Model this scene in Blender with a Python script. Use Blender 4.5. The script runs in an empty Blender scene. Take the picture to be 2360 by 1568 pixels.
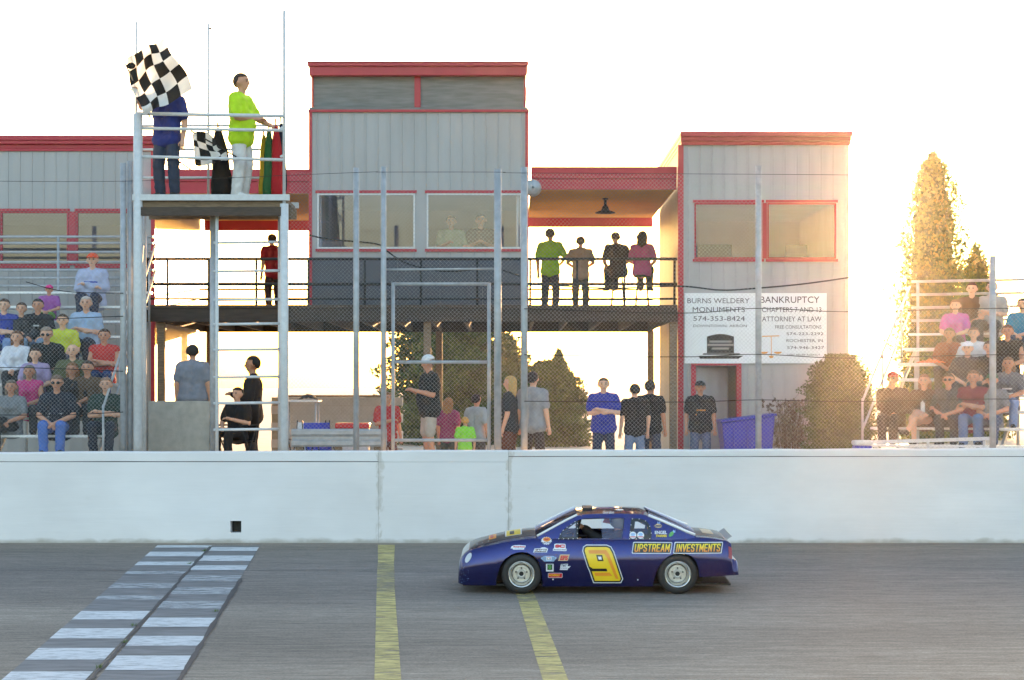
import bpy, bmesh, math, random
from mathutils import Vector, Matrix
from mathutils.geometry import tessellate_polygon
random.seed(7)
S = bpy.context.scene
COL = S.collection
PI = math.pi
# ---------------------------------------------------------------- camera
HC, F, HY = 2.65, 4956.0, 905.0          # eye height, focal length and horizon row (2360 px wide picture)
cam = bpy.data.cameras.new('camera'); cam_o = bpy.data.objects.new('camera', cam); COL.objects.link(cam_o)
cam.sensor_width = 36.0; cam.lens = F/2360*36; cam.clip_start = .5; cam.clip_end = 6000
cam.shift_y = (HY-784)/2360              # level camera: horizon below the middle of the frame
cam_o.location = (0, 0, HC); cam_o.rotation_euler = (PI/2, 0, 0)
S.camera = cam_o
# ---------------------------------------------------------------- sky and sun (low behind the buildings, to the right)
SUN_EL, SUN_AZ = math.radians(4.1), math.radians(9.7)
W = bpy.data.worlds.new('World'); S.world = W; W.use_nodes = True
nt = W.node_tree; bg = nt.nodes['Background']
sky = nt.nodes.new('ShaderNodeTexSky'); sky.sky_type = 'NISHITA'; sky.sun_disc = False
sky.sun_elevation = SUN_EL; sky.sun_rotation = SUN_AZ; sky.air_density = 1.0; sky.dust_density = 2.4; sky.ozone_density = 1.45
nt.links.new(sky.outputs[0], bg.inputs[0]); bg.inputs[1].default_value = 0.15
sl = bpy.data.lights.new('sun', 'SUN'); sl.energy = 2.0; sl.angle = math.radians(.6); sl.color = (1, .56, .25)
so = bpy.data.objects.new('sun', sl); COL.objects.link(so)
sd = Vector((math.sin(SUN_AZ)*math.cos(SUN_EL), math.cos(SUN_AZ)*math.cos(SUN_EL), math.sin(SUN_EL)))
so.rotation_euler = sd.to_track_quat('Z', 'Y').to_euler(); so.location = (20, 120, 12)
S.view_settings.view_transform = 'Standard'; S.view_settings.look = 'None'
S.view_settings.exposure = 3.02; S.view_settings.gamma = 1
S.view_settings.use_white_balance = True; S.view_settings.white_balance_temperature = 6950; S.view_settings.white_balance_tint = 13   # camera white balance for open shade
S.cycles.max_bounces = 6; S.cycles.transparent_max_bounces = 12; S.cycles.volume_bounces = 0
# ---------------------------------------------------------------- helpers
def X(x, Y): return (x-1180)/F*Y
def Z(y, Y): return HC+(HY-y)/F*Y
def P(x, y, Y): return (X(x, Y), Y, Z(y, Y))
BANK = .04
def tz(Y): return BANK*(Y-28.4)
def G(x, y):                                # where a point of the banked track lies
    Y = (HC+BANK*28.4)/((y-HY)/F+BANK); return (X(x, Y), Y, tz(Y))
def lin(c):
    c /= 255.0
    return c/12.92 if c <= .04045 else ((c+.055)/1.055)**2.4
def rgb(r, g, b): return (lin(r), lin(g), lin(b), 1)
MATS = {}
def mat(name, col, rough=.6, metal=0., var=.12, scale=6., bump=0., bscale=60., coat=0., spec=.5, stretch=None, trans=0.):
    if name in MATS: return MATS[name]
    m = bpy.data.materials.new(name); m.use_nodes = True; MATS[name] = m
    n = m.node_tree.nodes; l = m.node_tree.links; b = n['Principled BSDF']
    b.inputs['Roughness'].default_value = rough; b.inputs['Metallic'].default_value = metal
    b.inputs['Coat Weight'].default_value = coat; b.inputs['Coat Roughness'].default_value = .05
    b.inputs['Specular IOR Level'].default_value = spec
    tc = n.new('ShaderNodeTexCoord'); mp = n.new('ShaderNodeMapping'); l.new(tc.outputs['Object'], mp.inputs[0])
    if stretch: mp.inputs['Scale'].default_value = stretch
    if var > 0:
        no = n.new('ShaderNodeTexNoise'); no.inputs['Scale'].default_value = scale; no.inputs['Detail'].default_value = 6
        l.new(mp.outputs[0], no.inputs['Vector'])
        mr = n.new('ShaderNodeMapRange'); mr.inputs[1].default_value = .3; mr.inputs[2].default_value = .7
        mr.inputs[3].default_value = 1-var; mr.inputs[4].default_value = 1+var; l.new(no.outputs[0], mr.inputs[0])
        mx = n.new('ShaderNodeMix'); mx.data_type = 'RGBA'; mx.blend_type = 'MULTIPLY'; mx.inputs[0].default_value = 1
        mx.inputs[6].default_value = col; l.new(mr.outputs[0], mx.inputs[7]); l.new(mx.outputs[2], b.inputs['Base Color'])
    else: b.inputs['Base Color'].default_value = col
    if bump > 0:
        n2 = n.new('ShaderNodeTexNoise'); n2.inputs['Scale'].default_value = bscale; n2.inputs['Detail'].default_value = 4
        l.new(mp.outputs[0], n2.inputs['Vector'])
        bp = n.new('ShaderNodeBump'); bp.inputs['Strength'].default_value = bump; bp.inputs['Distance'].default_value = .02
        l.new(n2.outputs[0], bp.inputs['Height']); l.new(bp.outputs[0], b.inputs['Normal'])
    if trans > 0:
        tr = n.new('ShaderNodeBsdfTranslucent'); tr.inputs[0].default_value = col
        ms = n.new('ShaderNodeMixShader'); ms.inputs[0].default_value = trans
        l.new(b.outputs[0], ms.inputs[1]); l.new(tr.outputs[0], ms.inputs[2]); l.new(ms.outputs[0], n['Material Output'].inputs[0])
    return m
def glass(name, fac=.25, tint=(1, 1, 1, 1), rough=.02):
    m = bpy.data.materials.new(name); m.use_nodes = True; MATS[name] = m
    n = m.node_tree.nodes; l = m.node_tree.links; n.remove(n['Principled BSDF'])
    t = n.new('ShaderNodeBsdfTransparent'); t.inputs[0].default_value = tint
    g = n.new('ShaderNodeBsdfGlossy'); g.inputs[0].default_value = (.74, .74, 1, 1); g.inputs['Roughness'].default_value = rough
    fr = n.new('ShaderNodeFresnel'); fr.inputs[0].default_value = 1.5
    ad = n.new('ShaderNodeMath'); ad.operation = 'ADD'; ad.use_clamp = True; ad.inputs[1].default_value = fac; l.new(fr.outputs[0], ad.inputs[0])
    ms = n.new('ShaderNodeMixShader'); l.new(ad.outputs[0], ms.inputs[0]); l.new(t.outputs[0], ms.inputs[1]); l.new(g.outputs[0], ms.inputs[2])
    l.new(ms.outputs[0], n['Material Output'].inputs[0]); return m
def tag(o, label=None, cat=None, group=None, kind=None):
    if label: o['label'] = label
    if cat: o['category'] = cat
    if group: o['group'] = group
    if kind: o['kind'] = kind
    return o
ROOT = {}
def thing(name, label, cat, loc=(0, 0, 0), group=None, kind=None):
    o = bpy.data.objects.new(name, None); COL.objects.link(o); o.location = loc; o.empty_display_size = .2
    ROOT[o] = Vector(loc); return tag(o, label, cat, group, kind)
class MB:
    def __init__(s): s.v = []; s.f = []; s.mi = []; s.sm = []
    def add(s, vs, fs, mi=0, smooth=False):
        k = len(s.v); s.v += [tuple(v) for v in vs]
        for f in fs: s.f.append([i+k for i in f]); s.mi.append(mi); s.sm.append(smooth)
        return s
    def box(s, x0, x1, y0, y1, z0, z1, mi=0):
        if x0 > x1: x0, x1 = x1, x0
        if y0 > y1: y0, y1 = y1, y0
        if z0 > z1: z0, z1 = z1, z0
        vs = [(x, y, z) for z in (z0, z1) for y in (y0, y1) for x in (x0, x1)]
        return s.add(vs, [(0, 2, 3, 1), (4, 5, 7, 6), (0, 1, 5, 4), (2, 6, 7, 3), (0, 4, 6, 2), (1, 3, 7, 5)], mi)
    def bar(s, p, q, w, h, up=(0, 0, 1), mi=0):
        p = Vector(p); q = Vector(q); d = (q-p).normalized(); u = Vector(up)
        if abs(d.dot(u)) > .99: u = Vector((0, 1, 0))
        a = d.cross(u).normalized()*w/2; b = a.cross(d).normalized()*h/2
        vs = [c+o for c in (p, q) for o in (-a-b, a-b, a+b, -a+b)]
        return s.add(vs, [(3, 2, 1, 0), (4, 5, 6, 7), (0, 1, 5, 4), (1, 2, 6, 5), (2, 3, 7, 6), (3, 0, 4, 7)], mi)
    def tube(s, pts, r, seg=8, mi=0, cap=True, r2=None):
        pts = [Vector(p) for p in pts]; n = len(pts); k = len(s.v); prev = None
        for i, p in enumerate(pts):
            d = (pts[min(i+1, n-1)]-pts[max(i-1, 0)]).normalized()
            u = Vector((0, 0, 1)) if abs(d.z) < .95 else Vector((0, 1, 0))
            if prev is not None: u = prev
            a = d.cross(u).normalized(); b = a.cross(d).normalized(); prev = b
            rr = r if r2 is None else r+(r2-r)*i/max(n-1, 1)
            for j in range(seg):
                t = 2*PI*j/seg; s.v.append(tuple(p+a*rr*math.cos(t)+b*rr*math.sin(t)))
        for i in range(n-1):
            for j in range(seg):
                j2 = (j+1) % seg; s.f.append([k+i*seg+j, k+i*seg+j2, k+(i+1)*seg+j2, k+(i+1)*seg+j]); s.mi.append(mi); s.sm.append(True)
        if cap:
            s.f.append([k+j for j in range(seg)][::-1]); s.mi.append(mi); s.sm.append(False)
            s.f.append([k+(n-1)*seg+j for j in range(seg)]); s.mi.append(mi); s.sm.append(False)
        return s
    def lathe(s, prof, c, ax='z', seg=24, mi=0, smooth=True, close=False):
        k = len(s.v); n = len(prof); c = Vector(c)
        for r, h in prof:
            for j in range(seg):
                t = 2*PI*j/seg; a, b = r*math.cos(t), r*math.sin(t)
                s.v.append(tuple(c+(Vector((a, b, h)) if ax == 'z' else Vector((a, h, b)))))
        for i in range(n-1):
            for j in range(seg):
                j2 = (j+1) % seg; q = [k+i*seg+j, k+i*seg+j2, k+(i+1)*seg+j2, k+(i+1)*seg+j]
                s.f.append(q if ax == 'z' else q[::-1]); s.mi.append(mi); s.sm.append(smooth)
        return s
    def sphere(s, c, r, seg=10, rings=6, mi=0, sc=(1, 1, 1)):
        prof = [(r*math.sin(PI*i/rings)+1e-4, -r*math.cos(PI*i/rings)) for i in range(rings+1)]
        k = len(s.v); s.lathe(prof, (0, 0, 0), 'z', seg, mi)
        for i in range(k, len(s.v)):
            v = s.v[i]; s.v[i] = (c[0]+v[0]*sc[0], c[1]+v[1]*sc[1], c[2]+v[2]*sc[2])
        return s
    def wall(s, x0, x1, z0, z1, y0, y1, holes=(), mi=0):          # a wall facing -Y with real openings
        xs = sorted({x0, x1, *[h[0] for h in holes], *[h[1] for h in holes]}); zs = sorted({z0, z1, *[h[2] for h in holes], *[h[3] for h in holes]})
        xs = [x for x in xs if x0-1e-6 <= x <= x1+1e-6]; zs = [z for z in zs if z0-1e-6 <= z <= z1+1e-6]
        def solid(i, j):
            if i < 0 or j < 0 or i >= len(xs)-1 or j >= len(zs)-1: return False
            cx, cz = (xs[i]+xs[i+1])/2, (zs[j]+zs[j+1])/2
            return not any(h[0] < cx < h[1] and h[2] < cz < h[3] for h in holes)
        for i in range(len(xs)-1):
            for j in range(len(zs)-1):
                if not solid(i, j): continue
                a, b, c, d = xs[i], xs[i+1], zs[j], zs[j+1]
                s.add([(a, y0, c), (b, y0, c), (b, y0, d), (a, y0, d)], [(0, 1, 2, 3)], mi)
                s.add([(a, y1, c), (b, y1, c), (b, y1, d), (a, y1, d)], [(3, 2, 1, 0)], mi)
                if not solid(i-1, j): s.add([(a, y0, c), (a, y0, d), (a, y1, d), (a, y1, c)], [(0, 1, 2, 3)], mi)
                if not solid(i+1, j): s.add([(b, y0, c), (b, y0, d), (b, y1, d), (b, y1, c)], [(3, 2, 1, 0)], mi)
                if not solid(i, j-1): s.add([(a, y0, c), (b, y0, c), (b, y1, c), (a, y1, c)], [(3, 2, 1, 0)], mi)
                if not solid(i, j+1): s.add([(a, y0, d), (b, y0, d), (b, y1, d), (a, y1, d)], [(0, 1, 2, 3)], mi)
        return s
    def poly(s, pts, ext, mi=0):           # flat outline (3-D points) given thickness along ext
        n = len(pts); e = Vector(ext); vs = [Vector(p) for p in pts]
        tri = tessellate_polygon([vs]); a = vs+[v+e for v in vs]
        fs = [tuple(t) for t in tri]+[tuple(i+n for i in t[::-1]) for t in tri]+[(i, (i+1) % n, (i+1) % n+n, i+n) for i in range(n)]
        return s.add(a, fs, mi)
    def mesh(s, name, mats, off=Vector((0, 0, 0)), fix=True):
        me = bpy.data.meshes.new(name); me.from_pydata([Vector(v)-off for v in s.v], [], s.f)
        for m in (mats if isinstance(mats, (list, tuple)) else [mats]): me.materials.append(m)
        me.polygons.foreach_set('material_index', s.mi); me.polygons.foreach_set('use_smooth', s.sm); me.update()
        if fix and len(s.f) < 20000:
            bm = bmesh.new(); bm.from_mesh(me); bmesh.ops.recalc_face_normals(bm, faces=bm.faces); bm.to_mesh(me); bm.free()
        return me
    def build(s, name, mats, parent=None, local=False, bevel=0., fix=True):
        off = Vector((0, 0, 0))
        if parent is not None and not local:
            r = parent
            while r.parent: r = r.parent
            off = ROOT.get(r, Vector((0, 0, 0)))
        o = bpy.data.objects.new(name, s.mesh(name, mats, off, fix)); COL.objects.link(o)
        if parent is not None: o.parent = parent
        if bevel > 0:
            b = o.modifiers.new('bevel', 'BEVEL'); b.width = bevel; b.segments = 2; b.limit_method = 'ANGLE'
        return o
def part(name, m, parent, *boxes, bevel=0.):
    b = MB()
    for x in boxes: b.box(*x)
    return b.build(name, m, parent, bevel=bevel)
def copy_to(o, loc, parent=None):
    c = o.copy(); COL.objects.link(c); c.location = loc
    if parent is not None: c.parent = parent
    return c
def text_mesh(txt, size=1., shear=0., offset=0., w=None, h=None, align='CENTER'):
    cu = bpy.data.curves.new('txt', 'FONT'); cu.body = txt; cu.size = size; cu.shear = shear; cu.offset = offset
    cu.align_x = align; cu.align_y = 'CENTER'; cu.resolution_u = 3; cu.fill_mode = 'FRONT'
    o = bpy.data.objects.new('txt', cu); COL.objects.link(o); bpy.context.view_layer.update()
    dg = bpy.context.evaluated_depsgraph_get(); me = bpy.data.meshes.new_from_object(o.evaluated_get(dg))
    vs = [v.co.copy() for v in me.vertices]; fs = [tuple(p.vertices) for p in me.polygons]
    COL.objects.unlink(o); bpy.data.objects.remove(o); bpy.data.curves.remove(cu); bpy.data.meshes.remove(me)
    x0 = min(v.x for v in vs); x1 = max(v.x for v in vs); y0 = min(v.y for v in vs); y1 = max(v.y for v in vs)
    sx = w/(x1-x0) if w else (h/(y1-y0) if h else 1); sy = h/(y1-y0) if h else sx
    return [((v.x-(x0+x1)/2)*sx, (v.y-(y0+y1)/2)*sy) for v in vs], fs
def wall_text(name, m, parent, txt, x, z, y, w=None, h=None, shear=0., offset=0.):
    vs, fs = text_mesh(txt, 1, shear, offset, w, h); b = MB(); b.add([(x+a, y, z+c) for a, c in vs], fs); return b.build(name, m, parent, fix=False)
# ---------------------------------------------------------------- materials
M = {}
M['white_metal'] = mat('white_painted_steel', rgb(205, 208, 212), .45, 0, .08, 14)
M['galv'] = mat('galvanised_steel', rgb(168, 172, 178), .5, .25, .15, 10)
M['alu'] = mat('aluminium_plank', rgb(226, 228, 230), .4, .15, .10, 8, stretch=(.3, 6, 6))
M['dark_steel'] = mat('dark_steel', rgb(52, 52, 55), .5, .3, .15, 12)
M['black'] = mat('black_paint', rgb(24, 24, 26), .5, 0, .1, 12)
M['red'] = mat('red_metal_trim', rgb(176, 40, 62), .4, 0, .06, 5)
M['siding'] = None
M['conc'] = mat('bare_concrete', rgb(172, 170, 164), .85, 0, .14, 7, .25, 40)
M['wood'] = mat('weathered_wood', rgb(128, 110, 92), .8, 0, .3, 14, .2, 50, stretch=(.6, 5, 5))
M['dark_wood'] = mat('dark_stained_wood', rgb(74, 64, 58), .75, 0, .3, 12, .2, 40, stretch=(.5, 5, 5))
M['white'] = mat('white_board', rgb(232, 236, 240), .5, 0, .03, 4)
M['ink'] = mat('sign_ink', rgb(70, 62, 72), .6, 0, .05, 6)
M['rubber'] = mat('tyre_rubber', rgb(36, 36, 38), .62, 0, .2, 20, .1, 80)
M['blue'] = mat('blue_plastic', rgb(38, 52, 170), .42, 0, .1, 6)
M['orange'] = mat('orange_fabric', rgb(225, 95, 40), .7, 0, .1, 10)
M['cable'] = mat('black_cable', rgb(30, 30, 34), .6, 0, .1, 8)
M['glass'] = glass('window_glass', .03)
M['clear'] = glass('polycarbonate', .05, (.93, .95, .97, 1), .04)
# ================================================================ track, wall, ground
def asphalt():
    m = bpy.data.materials.new('worn_asphalt'); m.use_nodes = True
    n = m.node_tree.nodes; l = m.node_tree.links; b = n['Principled BSDF']
    tc = n.new('ShaderNodeTexCoord')
    def noise(sc, det, rough=.55, stretch=(1, 1, 1)):
        mp = n.new('ShaderNodeMapping'); mp.inputs['Scale'].default_value = stretch; l.new(tc.outputs['Object'], mp.inputs[0])
        t = n.new('ShaderNodeTexNoise'); t.inputs['Scale'].default_value = sc; t.inputs['Detail'].default_value = det; t.inputs['Roughness'].default_value = rough
        l.new(mp.outputs[0], t.inputs['Vector']); return t
    big = noise(.35, 4, .5, (.25, 1, 1)); streak = noise(7, 6, .65, (.12, 1.6, 1)); grit = noise(90, 3, .7, (.35, 1, 1)); fine = noise(260, 2); dash = noise(26, 5, .7, (.14, 1.3, 1))
    r1 = n.new('ShaderNodeValToRGB'); r1.color_ramp.elements[0].position = .3; r1.color_ramp.elements[1].position = .72
    r1.color_ramp.elements[0].color = (.192, .160, .136, 1); r1.color_ramp.elements[1].color = (.298, .250, .210, 1); l.new(big.outputs[0], r1.inputs[0])
    def mulr(src, a, b_, lo=.3, hi=.7):
        mr = n.new('ShaderNodeMapRange'); mr.inputs[1].default_value = lo; mr.inputs[2].default_value = hi; mr.inputs[3].default_value = a; mr.inputs[4].default_value = b_
        l.new(src.outputs[0], mr.inputs[0]); return mr
    last = r1.outputs[0]
    # darker rubbered groove along the racing line (worn in along the track)
    sep = n.new('ShaderNodeSeparateXYZ'); l.new(tc.outputs['Object'], sep.inputs[0])
    gr = n.new('ShaderNodeValToRGB'); e = gr.color_ramp.elements
    mrY = n.new('ShaderNodeMapRange'); mrY.inputs[1].default_value = 20; mrY.inputs[2].default_value = 35; l.new(sep.outputs[1], mrY.inputs[0])
    e[0].position = 0; e[0].color = (1.08, 1.06, 1.02, 1); e[1].position = 1; e[1].color = (.98, .94, .88, 1)
    for p, c in ((.42, (1, 1, 1, 1)), (.55, (.84, .85, .89, 1)), (.74, (.80, .82, .88, 1)), (.9, (.9, .9, .9, 1))):
        k = e.new(p); k.color = c
    l.new(mrY.outputs[0], gr.inputs[0])
    for src in (mulr(streak, .78, 1.22), mulr(dash, .70, 1.32), mulr(grit, .62, 1.42), mulr(fine, .72, 1.3), gr):
        mx = n.new('ShaderNodeMix'); mx.data_type = 'RGBA'; mx.blend_type = 'MULTIPLY'; mx.inputs[0].default_value = 1
        l.new(last, mx.inputs[6]); l.new(src.outputs[0], mx.inputs[7]); last = mx.outputs[2]
    l.new(last, b.inputs['Base Color']); b.inputs['Roughness'].default_value = .82; b.inputs['Specular IOR Level'].default_value = .35
    bp = n.new('ShaderNodeBump'); bp.inputs['Strength'].default_value = .35; bp.inputs['Distance'].default_value = .012
    l.new(grit.outputs[0], bp.inputs['Height']); l.new(bp.outputs[0], b.inputs['Normal'])
    return m
M['asphalt'] = asphalt()
def sheet(name, pts_y, xw, m, zf, nx=1, kind='structure'):
    b = MB(); ys = list(pts_y)
    for j in range(len(ys)-1):
        b.add([(-xw, ys[j], zf(ys[j])), (xw, ys[j], zf(ys[j])), (xw, ys[j+1], zf(ys[j+1])), (-xw, ys[j+1], zf(ys[j+1]))], [(0, 1, 2, 3)])
    return tag(b.build(name, m), kind=kind)
YW = 34.4
tag(sheet('track', [8, 34.42], 90, M['asphalt'], tz), 'grey worn asphalt race track in front of the white wall', 'track')
M['grass'] = mat('dry_grass', rgb(118, 122, 78), .9, 0, .3, 2, .3, 30)
M['gravel'] = mat('pale_gravel', rgb(186, 178, 164), .9, 0, .18, 3, .3, 60)
tag(sheet('infield_ground', [-300, 8], 400, M['grass'], lambda y: tz(8)-.004), 'grass infield beside the track', 'ground')
GZ = 1.2
tag(sheet('ground', [34.55, 120, 400, 800], 400, M['gravel'], lambda y: GZ+max(0, y-120)*.0045), 'pale gravel ground behind the white wall', 'ground')
# painted concrete wall: three poured lengths with a cap course, joint recessed
def wallpaint():
    m = bpy.data.materials.new('white_wall_paint'); m.use_nodes = True
    n = m.node_tree.nodes; l = m.node_tree.links; b = n['Principled BSDF']; tc = n.new('ShaderNodeTexCoord')
    def noise(sc, det, st=(1, 1, 1), rough=.6):
        mp = n.new('ShaderNodeMapping'); mp.inputs['Scale'].default_value = st; l.new(tc.outputs['Object'], mp.inputs[0])
        t = n.new('ShaderNodeTexNoise'); t.inputs['Scale'].default_value = sc; t.inputs['Detail'].default_value = det; t.inputs['Roughness'].default_value = rough
        l.new(mp.outputs[0], t.inputs['Vector']); return t
    soft = noise(.9, 4, (.5, 1, 1)); scuff = noise(2.2, 8, (.35, 1, 4.5), .68); board = noise(3, 5, (.25, 1, 3)); spots = noise(9, 4, (.6, 1, 1.6))
    r = n.new('ShaderNodeValToRGB'); r.color_ramp.elements[0].color = (.72, .70, .72, 1); r.color_ramp.elements[1].color = (.84, .82, .84, 1)
    r.color_ramp.elements[0].position = .3; r.color_ramp.elements[1].position = .7; l.new(soft.outputs[0], r.inputs[0])
    s = n.new('ShaderNodeMapRange'); s.inputs[1].default_value = .66; s.inputs[2].default_value = .82; s.inputs[3].default_value = 0; s.inputs[4].default_value = .4; l.new(scuff.outputs[0], s.inputs[0])
    mx = n.new('ShaderNodeMix'); mx.data_type = 'RGBA'; l.new(s.outputs[0], mx.inputs[0]); l.new(r.outputs[0], mx.inputs[6]); mx.inputs[7].default_value = (.40, .38, .36, 1)
    s2 = n.new('ShaderNodeMapRange'); s2.inputs[1].default_value = .68; s2.inputs[2].default_value = .8; s2.inputs[3].default_value = 0; s2.inputs[4].default_value = .5; l.new(spots.outputs[0], s2.inputs[0])
    mx2 = n.new('ShaderNodeMix'); mx2.data_type = 'RGBA'; l.new(s2.outputs[0], mx2.inputs[0]); l.new(mx.outputs[2], mx2.inputs[6]); mx2.inputs[7].default_value = (.5, .46, .42, 1)
    # splashed dirt along the foot
    sep = n.new('ShaderNodeSeparateXYZ'); l.new(tc.outputs['Object'], sep.inputs[0]); foot = noise(5, 6, (.6, 1, 1))
    ad = n.new('ShaderNodeMath'); ad.operation = 'MULTIPLY_ADD'; ad.inputs[1].default_value = .16; l.new(foot.outputs[0], ad.inputs[0]); ad.inputs[2].default_value = -.02
    df = n.new('ShaderNodeMath'); df.operation = 'SUBTRACT'; l.new(ad.outputs[0], df.inputs[0]); l.new(sep.outputs[2], df.inputs[1])
    s3 = n.new('ShaderNodeMapRange'); s3.inputs[1].default_value = -.02; s3.inputs[2].default_value = .05; s3.inputs[3].default_value = 0; s3.inputs[4].default_value = .75; l.new(df.outputs[0], s3.inputs[0])
    mx3 = n.new('ShaderNodeMix'); mx3.data_type = 'RGBA'; l.new(s3.outputs[0], mx3.inputs[0]); l.new(mx2.outputs[2], mx3.inputs[6]); mx3.inputs[7].default_value = (.33, .29, .24, 1)
    last = mx3.outputs[2]
    gn = noise(11, 7, (1.1, 1, .55), .7); gz = noise(1.7, 3, (.2, 1, 1))
    for xj in (X(875, 34.4), X(1174, 34.4)):          # grime washed out of the two panel joints
        dx = n.new('ShaderNodeMath'); dx.operation = 'SUBTRACT'; dx.inputs[1].default_value = xj; l.new(sep.outputs[0], dx.inputs[0])
        ab = n.new('ShaderNodeMath'); ab.operation = 'ABSOLUTE'; l.new(dx.outputs[0], ab.inputs[0])
        fa = n.new('ShaderNodeMapRange'); fa.inputs[1].default_value = .0; fa.inputs[2].default_value = .11; fa.inputs[3].default_value = .62; fa.inputs[4].default_value = .0; l.new(ab.outputs[0], fa.inputs[0])
        m1 = n.new('ShaderNodeMath'); m1.operation = 'MULTIPLY'; l.new(fa.outputs[0], m1.inputs[0]); l.new(gz.outputs[0], m1.inputs[1])
        m2 = n.new('ShaderNodeMath'); m2.operation = 'ADD'; l.new(m1.outputs[0], m2.inputs[0]); l.new(gn.outputs[0], m2.inputs[1])
        m3 = n.new('ShaderNodeMapRange'); m3.inputs[1].default_value = .66; m3.inputs[2].default_value = .80; m3.inputs[3].default_value = 0; m3.inputs[4].default_value = .45; l.new(m2.outputs[0], m3.inputs[0])
        gt_ = n.new('ShaderNodeMath'); gt_.operation = 'LESS_THAN'; gt_.inputs[1].default_value = .11; l.new(ab.outputs[0], gt_.inputs[0])
        m4 = n.new('ShaderNodeMath'); m4.operation = 'MULTIPLY'; l.new(m3.outputs[0], m4.inputs[0]); l.new(gt_.outputs[0], m4.inputs[1])
        mj = n.new('ShaderNodeMix'); mj.data_type = 'RGBA'; l.new(m4.outputs[0], mj.inputs[0]); l.new(last, mj.inputs[6]); mj.inputs[7].default_value = (.42, .36, .30, 1); last = mj.outputs[2]
    l.new(last, b.inputs['Base Color']); b.inputs['Roughness'].default_value = .6
    bp = n.new('ShaderNodeBump'); bp.inputs['Strength'].default_value = .3; bp.inputs['Distance'].default_value = .02; l.new(board.outputs[0], bp.inputs['Height']); l.new(bp.outputs[0], b.inputs['Normal'])
    return m
M['wallpaint'] = wallpaint()
zb = tz(YW); zt0, zt1 = Z(1043, YW), Z(1034, YW)
wl = thing('track_wall', 'long white painted concrete wall along the far edge of the track', 'wall', (0, YW, zb))
def ztop(x): return zt0+(zt1-zt0)*(x-X(0, YW))/(X(2360, YW)-X(0, YW))
xa, xb_, x_l, x_r = X(872, YW), X(1172, YW), -26.0, 26.0
hx0, hx1, hz0, hz1 = X(531, YW), X(556, YW), Z(1228, YW), Z(1201, YW)
rnd = random.Random(3)
def panel(x0, x1, hole=None, split=True, zc=1064):
    b = MB(); zj = Z(zc, YW)
    low = MB(); low.wall(x0, x1, zb-.25, zj-.010, YW, YW+.32, [hole] if hole else [])
    o = low.build('wall_panel', M['wallpaint'], wl)
    # cap course in short lengths with a slightly uneven top edge
    c = MB(); xs = [x0]
    while xs[-1] < x1-.9: xs.append(xs[-1]+rnd.uniform(.5, .8))
    xs[-1] = x1
    vs = []; n = len(xs); back = YW+.32; fr = YW+(.004 if split else .0)
    for x in xs:
        t = ztop(x)+rnd.uniform(-.007, .007)
        vs += [(x, fr, zj+(rnd.uniform(-.001, .006) if split else -.006)), (x, fr, t-.02), (x, fr+.02, t), (x, back, t), (x, back, zj)]
    fs = []
    for i in range(n-1):
        for k in range(5): fs.append((i*5+k, (i+1)*5+k, (i+1)*5+(k+1) % 5, i*5+(k+1) % 5))
    fs += [(4, 3, 2, 1, 0), tuple((n-1)*5+k for k in range(5))]
    c.add(vs, fs); c.build('wall_cap', M['wallpaint'], wl)
    if split: MB().box(x0, x1, YW+.03, YW+.3, zj-.0098, zj+.0059).build('cap_joint', M['ink'], wl)
    return o
panel(x_l, xa-.002, (hx0, hx1, hz0, hz1)); panel(xa+.002, xb_-.002, None, False); panel(xb_+.002, x_r, None, True, 1052)
for xs in (xa, xb_): MB().box(xs-.0018, xs+.0018, YW+.012, YW+.3, zb-.2, ztop(xs)-.03).build('panel_joint', M['ink'], wl)
MB().box(hx0-.02, hx1+.02, YW+.24, YW+.31, hz0-.02, hz1+.02).build('drain_back', M['black'], wl)
# seams of old tar along the track
M['tar'] = mat('tar_seam', rgb(48, 48, 52), .6, 0, .2, 20)
for y, w, lo, hi, lab in ((1315, .022, -30, 30, 'thin dark tar seam running behind the race car'), (1391, .016, -30, -2.0, 'thin dark tar seam crossing the checkered line'),
                     (1402, .014, -3.0, 3.2, 'short dark tar crack in front of the race car'), (1390, .014, 3.4, 9, 'dark crack in the asphalt right of the race car')):
    p = G(1180, y); b = MB(); r = random.Random(y); xs = [lo+(hi-lo)*i/90 for i in range(91)]; off = 0; vs = []
    for x in xs:
        off = off*.85+r.uniform(-.01, .01); ww = w*r.uniform(.4, 1.1)
        for s in (-1, 1):
            Y = p[1]+off+s*ww/2; vs.append((x, Y, tz(Y)+.004))
    b.add(vs, [(2*i, 2*i+2, 2*i+3, 2*i+1) for i in range(90)]); tag(b.build('tar_seam', M['tar']), lab, 'seam', kind='structure')
# ---------------------------------------------------------------- painted start line and yellow lines
def paint(name, c, wear, scale=14):
    m = bpy.data.materials.new(name); m.use_nodes = True; n = m.node_tree.nodes; l = m.node_tree.links; b = n['Principled BSDF']
    tc = n.new('ShaderNodeTexCoord'); mp = n.new('ShaderNodeMapping'); mp.inputs['Scale'].default_value = (.35, 1.6, 1); l.new(tc.outputs['Object'], mp.inputs[0])
    t = n.new('ShaderNodeTexNoise'); t.inputs['Scale'].default_value = scale; t.inputs['Detail'].default_value = 8; t.inputs['Roughness'].default_value = .7; l.new(mp.outputs[0], t.inputs['Vector'])
    r = n.new('ShaderNodeMapRange'); r.inputs[1].default_value = wear-.16; r.inputs[2].default_value = wear+.16; l.new(t.outputs[0], r.inputs[0])
    tr = n.new('ShaderNodeBsdfTransparent'); ms = n.new('ShaderNodeMixShader'); l.new(r.outputs[0], ms.inputs[0]); l.new(tr.outputs[0], ms.inputs[1]); l.new(b.outputs[0], ms.inputs[2])
    l.new(ms.outputs[0], n['Material Output'].inputs[0]); b.inputs['Base Color'].default_value = c; b.inputs['Roughness'].default_value = .6
    return m
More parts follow.
